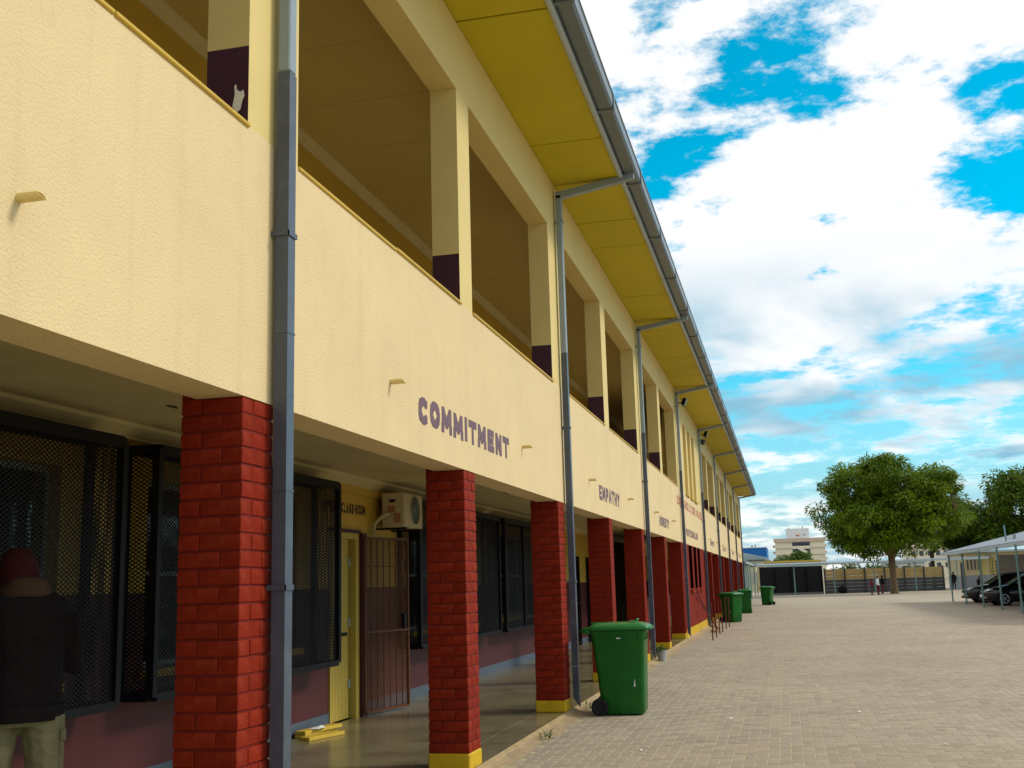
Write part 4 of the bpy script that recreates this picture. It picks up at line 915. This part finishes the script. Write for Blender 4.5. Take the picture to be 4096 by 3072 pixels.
# ------------------------------------------------------------------ covered walkway, walls and yard edge
def wl(x): return 98 + 0.5 * x
Wk = thing('covered_walkway', 'low covered walkway with pale posts and corrugated roof across the far end of the yard', 'walkway', (0, 98, 0))
for x in (-0.06, 3.28, 6.66, 10.16, 13.77, 17.55): 
    mb = MB(); mb.tube([(x, wl(x), 0), (x, wl(x), 2.46 + .010 * x)], .045, 8); mb.build('post', m_teal, Wk)
for y in (72.6, 75.2, 78.4, 82.3, 87.5): MB().tube([(-.05, y, 0), (-.05, y, 2.46)], .045, 8).build('post', m_teal, Wk)
def wz(x): return 2.47 + .011 * max(x, 0)
mb = MB(); xs = np.arange(-0.4, 20.6, .15); V = []
for k, x in enumerate(xs):
    dz = .02 if k % 2 else -.02
    V += [(x, wl(x) - .3, wz(x) + .14 + dz), (x + .7, wl(x) + 1.9, wz(x) + .26 + dz)]
mb.add(V, [(2 * k, 2 * k + 2, 2 * k + 3, 2 * k + 1) for k in range(len(xs) - 1)])
ys = np.arange(71, 99, .15); V = []
for k, y in enumerate(ys):
    dz = .02 if k % 2 else -.02; V += [(.25, y, 2.61 + dz), (-2.4, y, 2.75 + dz)]
mb.add(V, [(2 * k, 2 * k + 1, 2 * k + 3, 2 * k + 2) for k in range(len(ys) - 1)])
mb.build('roof_sheet', m_sheet, Wk)
mb = MB(); mb.bar((-.3, wl(-.3) - .25, wz(0) + .06), (20.5, wl(20.5) - .25, wz(20.5) + .06), .06, .12); mb.bar((.2, 71, 2.53), (.2, 97.9, 2.53), .06, .12); mb.build('edge_beam', M('pale green beam', (0.34, 0.43, 0.42), 0.5), Wk)

WL = thing('boundary_wall', 'precast slab wall, ochre above and dark grey below, behind the walkway', 'wall', (12, 106.5, 0))
ux = Vector((1, .5, 0)).normalized()
def wp(x): return Vector((x, 100.6 + .5 * x, 0))
px_ = np.arange(5.95, 17.6, 1.78)
for x in px_: MB().bar(wp(x), wp(x) + Vector((0, 0, 2.22)), .14, .16, up=(0, 1, 0)).build('post', m_dgrey, WL)
for a, b in zip(px_[:-1], px_[1:]):
    for k in range(7):
        z0 = k * .305; p, q = wp(a) + ux * .06, wp(b) - ux * .06
        MB().bar(p + Vector((0, 0, z0 + .15)), q + Vector((0, 0, z0 + .15)), .05, .294).build('slab', m_ochre if k >= 4 else m_dgrey, WL)
Nt = thing('shade_enclosure', 'shade-net enclosure under the walkway at the left end of the yard, shaded inside painted black', 'enclosure', (3.3, 102, 0))
a, b = wp(.35), wp(5.75)
MB().bar(a + Vector((0, 0, 1.32)), b + Vector((0, 0, 1.32)), .04, 2.3).build('dark_inside_panel', m_mattblk, Nt)  # black panel: the shaded inside behind the netting is put into its colour
MB().bar(a + Vector((0, -.03, .09)), b + Vector((0, -.03, .09)), .14, .18).build('kerb_wall', M('cement kerb', (0.16, 0.16, 0.16), 0.9), Nt)
for f in (0, .25, .5, .75, 1): MB().bar(a.lerp(b, f) + Vector((0, -.05, .18)), a.lerp(b, f) + Vector((0, -.05, 2.45)), .05, .05).build('frame_post', m_mattblk, Nt)
T = thing('notice_board', 'pale board standing at the left end of the shade-net enclosure', 'board', (-.3, 100.2, 0))
MB().box(-.75, .2, 100.1, 100.16, .95, 2.1).build('panel', M('pale board', (0.6, 0.55, 0.45), 0.7), T); MB().box(-.7, -.64, 100.17, 100.23, 0, 2.1).box(.08, .14, 100.17, 100.23, 0, 2.1).build('leg', m_dgrey, T)
T = thing('rubbish_bag', 'black rubbish bag lying against the far wall', 'bag', (7.4, 103.6, 0)); mb = MB(); ball(mb, (7.4, 103.6, .3), (.4, .3, .36)); mb.tube([(7.4, 103.6, .6), (7.42, 103.6, .75)], [.08, .03], 6); mb.build('bag', m_mattblk, T, smooth=True)

def block(name, label, loc, parts, cat='building'):
    T = thing(name, label, cat, loc)
    for nm, mat, boxes in parts:
        for bx in boxes if nm in ('window', 'pane', 'door', 'vent', 'slit') else [boxes]:
            mb = MB()
            for q in ([bx] if nm in ('window', 'pane', 'door', 'vent', 'slit') else bx): mb.box(*q)
            mb.build(nm, mat, T)
    return T
m_bcream = M('far cream render', (0.74, 0.66, 0.50), 0.8, 0.08, .2); m_bpink = M('far pinkish band', (0.55, 0.42, 0.33), 0.8, 0.08, .3); m_blue = M('blue cladding', (0.01, 0.13, 0.40), 0.6, 0.08, .3); m_bwin = M('far window', (0.06, 0.07, 0.09), 0.3, 0.1, 1)
m_bwhite = M('far white render', (0.72, 0.72, 0.72), 0.8, 0.05, .2); m_ygrey = M('pale yellow render', (0.58, 0.54, 0.34), 0.8, 0.08, .4); m_gsheet = M('grey green sheet', (0.36, 0.42, 0.42), 0.5, 0.1, .4)
y = 400
T = block('office_block', 'cream multi-storey block with a white plant room standing far behind the walkway', (8, y, 0), [
    ('wall', m_bcream, [(-0.4, 16.4, y, y + 14, 0, 14.7)]),
    ('band', m_bpink, [(-0.8, 16.8, y - .5, y - .01, 13.6, 14.9)] + [(-.5, 5.3, y - .3, y - .01, z - .12, z + .12) for z in (11.5, 9.2, 6.9)] + [(11.5, 16.5, y - .3, y - .01, z - .12, z + .12) for z in (11.5, 9.2, 6.9)]),
    ('plant_room', m_bwhite, [(3.5, 11.4, y + 1, y + 9, 14.8, 18.3)]),
    ('recess', m_bwin, [(5.4, 11.4, y - .02, y + .0, 4, 13.5)]),
    ('balcony', m_bcream, [(5.4, 11.4, y - .6, y - .03, z, z + 1.0) for z in (11.2, 9.0, 6.6)]),
    ('window', m_bwin, [(6.3 + k * 1.0, 7.1 + k * 1.0, y - .7, y - .61, 12.75, 13.3) for k in range(5)]),
    ('side_band', m_bpink, [(-1.3, -.42, y + 2, y + 6, z, z + .7) for z in (12, 9.8, 7.6, 5.4)] + [(16.42, 17.0, y + 2, y + 6, z, z + .7) for z in (11.8, 9.6, 7.4, 5.2)]),
    ('vent', m_dgrey, [(4.4, 4.8, y + 2, y + 2.4, 18.31, 18.6), (9.2, 9.5, y + 2, y + 2.3, 18.31, 18.9)])])
mb = MB(); mb.bar((6.9, y - .8, 12.0), (10.9, y - .8, 9.3), .3, 1.0); mb.build('stair_flight', m_bcream, T)
mb = MB(); mb.box(6.9, 7.6, y + .95, y + .99, 15.75, 16.05).box(7.0, 8.4, y + .95, y + .99, 15.6, 15.74); mb.build('logo_mark', M('red sign', (0.5, 0.03, 0.03), 0.5), T)
mb = MB(); mb.box(7.1, 8.5, y + .95, y + .99, 16.06, 16.2); mb.build('logo_mark', M('yellow sign', (0.7, 0.45, 0.03), 0.5), T)
mb = MB()
for x0 in (9.2, 9.75): mb.box(x0, x0 + .4, y + .95, y + .99, 16.2, 16.32).bar((x0 + .34, y + .97, 16.2), (x0 + .1, y + .97, 15.7), .04, .1)
mb.build('logo_mark', m_dgrey, T)
block('blue_building', 'plain blue clad building behind the grey roof at the left of the yard end', (-6, 180, 0), [('wall', m_blue, [(-14, -.15, 180, 200, 0, 6.25)]), ('parapet_cap', m_bwhite, [(-14.1, -.05, 179.9, 200, 6.26, 6.36)]), ('vent', m_winfr, [(-2.6, -2.3, 184, 184.3, 6.37, 6.8), (-2.05, -1.8, 184, 184.3, 6.37, 6.85)])])
T = block('hall', 'pale yellow hall with a grey sheet gable roof beside the end of the school block', (-4, 140, 0), [('wall', m_ygrey, [(-12, .1, 140, 156, 0, 3.68)]), ('gutter', m_dgrey, [(-12, .2, 139.75, 139.98, 3.64, 3.74)]), ('clerestory', m_ygrey, [(-12, -.8, 136, 139.7, 0, 3.2)]), ('clerestory_cap', m_fascia, [(-12, -.7, 135.9, 139.7, 3.21, 3.3)])])
mb = MB(); mb.prism([(-12, 3.76), (.9, 3.62), (.35, 4.05), (-2.3, 4.65), (-12, 4.75)], 'y', 139.9, 157); mb.build('roof', m_gsheet, T)
for k in range(14): MB().box(-2.6 + k * .2, -2.58 + k * .2, 139.84, 139.89, 3.76, 4.6 - max(0, k) * .04).build('sheet_rib', m_fascia, T)
block('flat_roof_block', 'low building with a yellow roof edge showing above the walkway roof', (3.4, 125, 0), [('wall', m_dgrey, [(.7, 6.25, 125, 133, 0, 3.0)]), ('band', m_gsheet, [(.6, 6.3, 124.7, 124.99, 2.6, 3.12)]), ('roof_edge', m_coping, [(.5, 6.35, 124.6, 133, 3.13, 3.32)])])
block('rear_apartments', 'cream apartment block glimpsed between the far tree trunks', (40, 300, 0), [('wall', m_bcream, [(33, 46, 300, 312, 0, 13)]), ('window', m_bwin, [(34 + k * 2, 35 + k * 2, 299.9, 299.98, z, z + 1.2) for k in range(6) for z in (3, 6, 9)]), ('band', m_bpink, [(32.9, 46.1, 299.7, 299.89, z, z + .3) for z in (5, 8, 11)])])
block('white_shed', 'low white shed showing just above the boundary wall', (15, 130, 0), [('wall', m_bwhite, [(13.4, 17.5, 130, 136, 0, 2.75)]), ('roof', m_gsheet, [(13.2, 17.7, 129.8, 136.2, 2.76, 2.9)]), ('window', m_bwin, [(14 + k * 1.2, 14.7 + k * 1.2, 129.95, 129.99, 1.6, 2.4) for k in range(3)])])
T = block('far_classroom', 'cream far classroom block with grey dado and barred windows behind the carport', (20, 110, 0), [('wall', M('far classroom cream', (0.55, 0.44, 0.24), .8, .08, .5), [(18.3, 27, 110, 118, 1.25, 3.3)]), ('dado', M('far classroom grey', (0.28, 0.28, 0.29), .8, .08, .5), [(18.28, 27, 109.98, 118, 0, 1.249)]), ('roof', m_gsheet, [(18, 27.4, 109.4, 118.5, 3.31, 3.5)]),
    ('slit', m_bwin, [(18.9 + k * .32, 19.02 + k * .32, 109.93, 109.99, 1.75, 2.7) for k in range(4)]), ('window', M('yellow blind', (0.55, 0.42, 0.15), .8), [(20.2, 20.55, 109.92, 109.99, 1.25, 2.75), (20.9, 21.3, 109.92, 109.99, 1.25, 2.8)]), ('door', m_dgrey, [(21.4, 22.2, 109.92, 109.99, .05, 2.6), (18.32, 18.6, 109.92, 109.97, 0, 2.4)])])  # the two windows are one plain yellow
mb = MB()
for z in np.linspace(1.3, 2.7, 6): mb.bar((20.85, 109.88, z), (21.35, 109.88, z), .03, .03)
mb.bar((21.1, 109.88, 1.25), (21.1, 109.88, 2.8), .03, .03); mb.build('window_bars', m_black, T)
tag(MB().cbox(18.4, 19.6, 103.7, 104.3, 0, .38, .02).build('low_ledge', m_dgrey), 'low dark ledge by the far classroom', 'ledge')

# carport with a pitched roof, and the white wall under it
K = thing('carport', 'open carport with pale green posts and grey pitched sheet roof at the right', 'carport', (14, 54, 0))
for (x, y) in ((11.27, 64.48), (11.08, 58.44), (10.95, 52.74), (10.9, 48.12), (10.87, 44.11)): MB().tube([(x, y, 0), (x, y, 2.5)], .042, 8).build('post', m_teal, K)
EX, EZ, SL = 10.98, 2.60, .235
mb = MB(); ys = np.arange(36, 65.4, .2); V = []
for k, y in enumerate(ys):
    dz = .015 if k % 2 else -.015; V += [(EX, y, EZ + dz), (18.5, y, EZ + (18.5 - EX) * SL + dz)]
mb.add(V, [(2 * k, 2 * k + 2, 2 * k + 3, 2 * k + 1) for k in range(len(ys) - 1)]); mb.build('roof_sheet', m_sheet, K)
MB().box(EX - .03, EX + .02, 36, 65.4, EZ - .16, EZ - .02).build('fascia', m_fascia, K)
mb = MB(); mb.add([(EX + .06, 36, EZ - .16), (18.3, 36, EZ - .16 + (18.3 - EX) * SL), (18.3, 65.3, EZ - .16 + (18.3 - EX) * SL), (EX + .06, 65.3, EZ - .16)], [(0, 1, 2, 3)]); mb.build('ceiling', M('carport underside shade', (0.05, 0.042, 0.035), .9), K)  # added dark sheet, its colour puts in the shade under the roof
mb = MB(); mb.bar((EX, 65.38, EZ - .1), (18.5, 65.38, EZ - .1 + (18.5 - EX) * SL), .05, .12); mb.build('barge_board', m_fascia, K)
mb = MB()
for y in (44.1, 48.1, 52.7, 58.4, 64.4): mb.bar((EX + .05, y, EZ - .1), (18.4, y, EZ - .1 + (18.4 - EX) * SL), .05, .1)
for x in (12.5, 14.5, 16.5): mb.bar((x, 36, EZ - .05 + (x - EX) * SL), (x, 65.3, EZ - .05 + (x - EX) * SL), .05, .06)
mb.build('rafters', m_teal, K)
MB().box(13.95, 18.5, 65.45, 65.65, 0, 2.42).box(18.3, 18.5, 36, 65.449, 0, 4.0).build('end_wall', m_white, K, label='white rendered wall closing the carport')
T = thing('vent_pipe', 'pale green pipe sticking up through the carport roof edge', 'pipe', (11.75, 50.6, 2.78)); MB().tube([(11.75, 50.6, 2.7), (11.72, 50.6, 3.45)], .035, 8).build('pipe', m_teal, T); MB().bar((11.75, 50.6, 2.95), (12.05, 50.4, 2.85), .02, .02).bar((12.05, 50.4, 2.85), (12.05, 50.4, 3.05), .02, .12).build('bracket', m_winfr, T)

# parked cars
def car(label, loc, paint, rz=math.pi):
    T = thing('parked_car', label, 'car', (0, 0, 0), 'cars parked under the carport')
    st = [(2.15, .52, .36, .56), (2.1, .68, .27, .66), (1.9, .80, .2, .75), (1.2, .865, .18, .87), (.85, .87, .18, .93), (-1.3, .87, .18, .98), (-1.9, .83, .22, .97), (-2.1, .74, .3, .88), (-2.15, .6, .4, .78)]
    rings = []
    for x, w_, zb, zt_ in st:
        half = [(w_ * .8, zb), (w_ * .98, zb + .08), (w_, (zb + zt_) / 2), (w_ * .985, zt_ - .14), (w_ * .93, zt_ - .04), (w_ * .75, zt_), (w_ * .3, zt_ + .02)]
        rings.append([(x, yy, z) for yy, z in half] + [(x, -yy, z) for yy, z in half[::-1]])
    mb = MB(); mb.loft(rings); body = mb.build('body', paint, T, smooth=True)
    A_, B_, C_, D_, E_ = (1.0, .93), (.22, 1.40), (-.75, 1.47), (-1.65, 1.36), (-2.02, .97)
    wb, wt = .80, .60
    P = {}
    for n_, (x, z) in zip('ABCDE', (A_, B_, C_, D_, E_)): P[n_] = (x, z, wb if n_ in 'AE' else wt)
    def q(n_, s_): x, z, w_ = P[n_]; return (x, s_ * w_, z)
    MB().add([q('A', -1), q('A', 1), q('B', 1), q('B', -1)], [(0, 1, 2, 3)]).build('windscreen', m_glassd, T)
    MB().add([q('B', -1), q('B', 1), q('C', 1), q('C', -1), q('D', 1), q('D', -1)], [(0, 1, 2, 3), (3, 2, 4, 5)]).build('roof', paint, T)
    MB().add([q('D', -1), q('D', 1), q('E', 1), q('E', -1)], [(0, 1, 2, 3)]).build('rear_window', m_glassd, T)
    for s_ in (-1, 1):
        MB().add([q('A', s_), q('B', s_), q('C', s_), q('D', s_), q('E', s_)], [(0, 1, 2, 3, 4)]).build('side_glass', m_glassd, T)
        p = MB()
        for a, b in (('A', 'B'), ('B', 'C'), ('C', 'D'), ('D', 'E')): p.bar(q(a, s_), q(b, s_), .06, .05)
        p.bar((-.4, s_ * .82, .97), (-.45, s_ * .615, 1.45), .07, .04); p.build('pillar', paint, T)
        mb = MB(); mb.cbox(.62, .82, s_ * .95 - .09, s_ * .95 + .07, .93, 1.06, .03); mb.build('mirror', paint, T)
        mb = MB(); mb.add([(2.03, s_ * .45, .64), (1.93, s_ * .79, .66), (1.72, s_ * .835, .72), (1.85, s_ * .62, .765), (2.0, s_ * .44, .71)], [(0, 1, 2, 3, 4)]); mb.v = [(x + .035, y_ * 1.02, z + .01) for x, y_, z in mb.v]; mb.build('headlight', M('headlamp', (0.55, 0.58, 0.6), .1), T)
        mb = MB(); mb.cbox(2.0, 2.13, s_ * .6 - .1, s_ * .6 + .1, .33, .42, .02); mb.build('fog_lamp', M('fog lamp', (0.35, 0.36, 0.38), .2), T)
        for xw in (1.32, -1.3):
            n = 22
            def cr(r, yy): return [(xw + r * math.cos(2 * math.pi * k / n), yy, .31 + r * math.sin(2 * math.pi * k / n)) for k in range(n)]
            MB().loft([cr(.36, s_ * .7), cr(.36, s_ * .876)]).build('wheel_arch', m_mattblk, T)
            wh = MB().loft([cr(.29, s_ * .7), cr(.31, s_ * .72), cr(.31, s_ * .87), cr(.29, s_ * .888), cr(.2, s_ * .886), cr(.2, s_ * .82)]).build('wheel', m_rubber, T)
            mb = MB(); mb.loft([cr(.205, s_ * .884), cr(.205, s_ * .892), cr(.18, s_ * .892), cr(.18, s_ * .862)], cap=False)
            for k in range(5):
                a = 2 * math.pi * k / 5; mb.bar((xw, s_ * .884, .31), (xw + .19 * math.cos(a), s_ * .884, .31 + .19 * math.sin(a)), .02, .055, up=(0, 1, 0))
            mb.build('rim', m_alloy, wh)
    MB().cbox(2.10, 2.17, -.42, .42, .50, .62, .02).build('grille', m_mattblk, T)
    MB().box(2.165, 2.18, -.26, .26, .40, .51).build('number_plate', m_white, T)
    MB().cbox(2.02, 2.19, -.66, .66, .24, .33, .03).build('bumper', m_mattblk, T)
    T.location = loc; T.rotation_euler = (0, 0, rz); return T
m_alloy = M('alloy', (0.5, 0.5, 0.52), .3, metal=.6)
m_car1 = M('black car paint', (0.006, 0.007, 0.009), .18, .05, 2, spec=.7); m_car2 = M('dark grey car paint', (0.022, 0.025, 0.028), .2, .05, 2, spec=.7)
car('black car nearest under the carport with a white number plate', (13.45, 55.35, 0), m_car1); car('dark grey car parked beyond the black one under the carport', (13.5, 61.1, 0), m_car2)

# ------------------------------------------------------------------ trees
m_bark = M('brown bark', (0.16, 0.105, 0.055), 0.9, 0.35, 3, bump=0.8, bscale=9, bdist=.05); m_barkd = M('dark bark', (0.05, 0.035, 0.022), 0.9, 0.3, 3, bump=0.6, bscale=9, bdist=.05)
def tree(name, label, base, fork_z, r0, blobs, ncl, per, ll, lw, lmat, bark, seed, lean=(0, 0), cl=(0.8, 1.3)):
    T = thing(name, label, 'tree', base, 'trees beyond the yard'); r = np.random.default_rng(seed); b = Vector(base)
    fk = b + Vector((lean[0], lean[1], fork_z)); cen = []
    vols = np.array([q[3] * q[4] * q[5] for q in blobs]); vols = vols / vols.sum()
    for i in range(ncl):
        q = blobs[r.choice(len(blobs), p=vols)]; d = r.normal(size=3); d /= np.linalg.norm(d); rad = .45 + .55 * r.random() ** .5
        cen.append((q[0] + d[0] * q[3] * rad, q[1] + d[1] * q[4] * rad, q[2] + d[2] * q[5] * rad))
    mb = MB(); pts = [b + Vector((0, 0, -.1)), b + Vector((0, 0, .25)), b.lerp(fk, .5), fk, fk + Vector((0, 0, .3))]
    mb.tube(pts, [r0 * 1.5, r0 * 1.08, r0 * .92, r0 * 1.05, r0 * .6], 14); mb.build('trunk', bark, T, smooth=True)
    lb = MB(); main = []
    nl = 7
    for k in range(nl):
        a = 2 * math.pi * (k + r.random() * .5) / nl; q = blobs[k % len(blobs)]
        tip = Vector((q[0] + math.cos(a) * q[3] * .6, q[1] + math.sin(a) * q[4] * .6, q[2] + q[5] * r.uniform(.0, .6)))
        mid = fk.lerp(tip, .45) + Vector((0, 0, .3)) + Vector(r.normal(size=3) * .25)
        P_ = [fk - Vector((0, 0, .15)), fk.lerp(mid, .5) + Vector(r.normal(size=3) * .1), mid, mid.lerp(tip, .5) + Vector(r.normal(size=3) * .3), tip]
        lb.tube(P_, [r0 * .6, r0 * .48, r0 * .36, r0 * .22, r0 * .08], 8); main += P_[2:]
    for c in cen:
        c = Vector(c); p = min(main, key=lambda m: (m - c).length); m_ = p.lerp(c, .5) + Vector(r.normal(size=3) * .2)
        lb.tube([p, m_, c], [r0 * .16, r0 * .1, r0 * .04], 5)
    lb.build('limbs', bark, T, smooth=True)
    leaves('crown', cen, r.uniform(cl[0], cl[1], ncl), per, ll, lw, lmat, T, seed=seed)
    return T
tree('jacaranda_tree', 'big rounded green tree standing in the yard before the walkway', (11.0, 94.9, 0), 3.0, .27, [(8.82, 95, 8.9, 2.39, 3.0, 1.7), (11.25, 95, 9.7, 2.21, 3, 1.6), (7.11, 95, 6.7, 1.56, 2.6, 1.9), (14.40, 95.5, 8.5, 1.84, 3, 1.7), (9.09, 94, 5.6, 2.67, 3, 1.9), (12.69, 94, 6.4, 2.58, 3, 2.0), (15.57, 95.5, 6.2, 1.38, 2.4, 1.7), (11.25, 97, 7, 2.76, 2, 2), (9.09, 93.6, 4.4, 2.39, 2.2, 1.1), (12.33, 93.4, 4.4, 2.39, 2.2, 1.1), (10.71, 93, 5.2, 2.76, 1.6, 1.2)], 230, 270, .36, .125, m_leaf, m_bark, 3, cl=(0.6, 1.25))
tree('shade_tree', 'dark slender-trunked tree behind the boundary wall right of the big tree', (16.9, 118, 0), 3.6, .2, [(18.6, 118, 6.6, 4.2, 4, 2.6), (20.5, 119, 5.2, 3.0, 3, 1.8)], 70, 140, .5, .17, m_leafd, m_barkd, 5)
tree('yellowing_tree', 'tree with some yellow leaves rising behind the carport roof', (25.5, 117, 0), 4.0, .28, [(26.2, 117, 8.0, 5.2, 4.6, 3.4), (23.0, 117, 5.6, 2.6, 3.0, 1.8)], 120, 170, .5, .18, m_leafd, m_barkd, 8, lean=(.6, 0))
tree('round_bush_tree', 'low bright green round tree in front of the cream multi-storey block', (4.1, 150, 0), 1.6, .15, [(4.1, 150, 3.1, 2.6, 2.4, 1.6)], 45, 120, .4, .16, m_leafb, m_bark, 9, cl=(.5, .8))
T = thing('hedge', 'dark green hedge foliage showing above the boundary wall behind the tree', 'hedge', (9, 112, 0)); leaves('foliage', [(7.5 + k * .45, 112 + random.uniform(-.5, .5), 2.2 + random.uniform(-.5, .3)) for k in range(16)], [.6] * 16, 90, .35, .14, m_leafd, T, seed=11)
MB().tube([(9, 112, 0), (9.1, 112, 2.0)], .06, 6).tube([(12, 112, 0), (12.1, 112, 2.0)], .06, 6).build('stem', m_barkd, T)
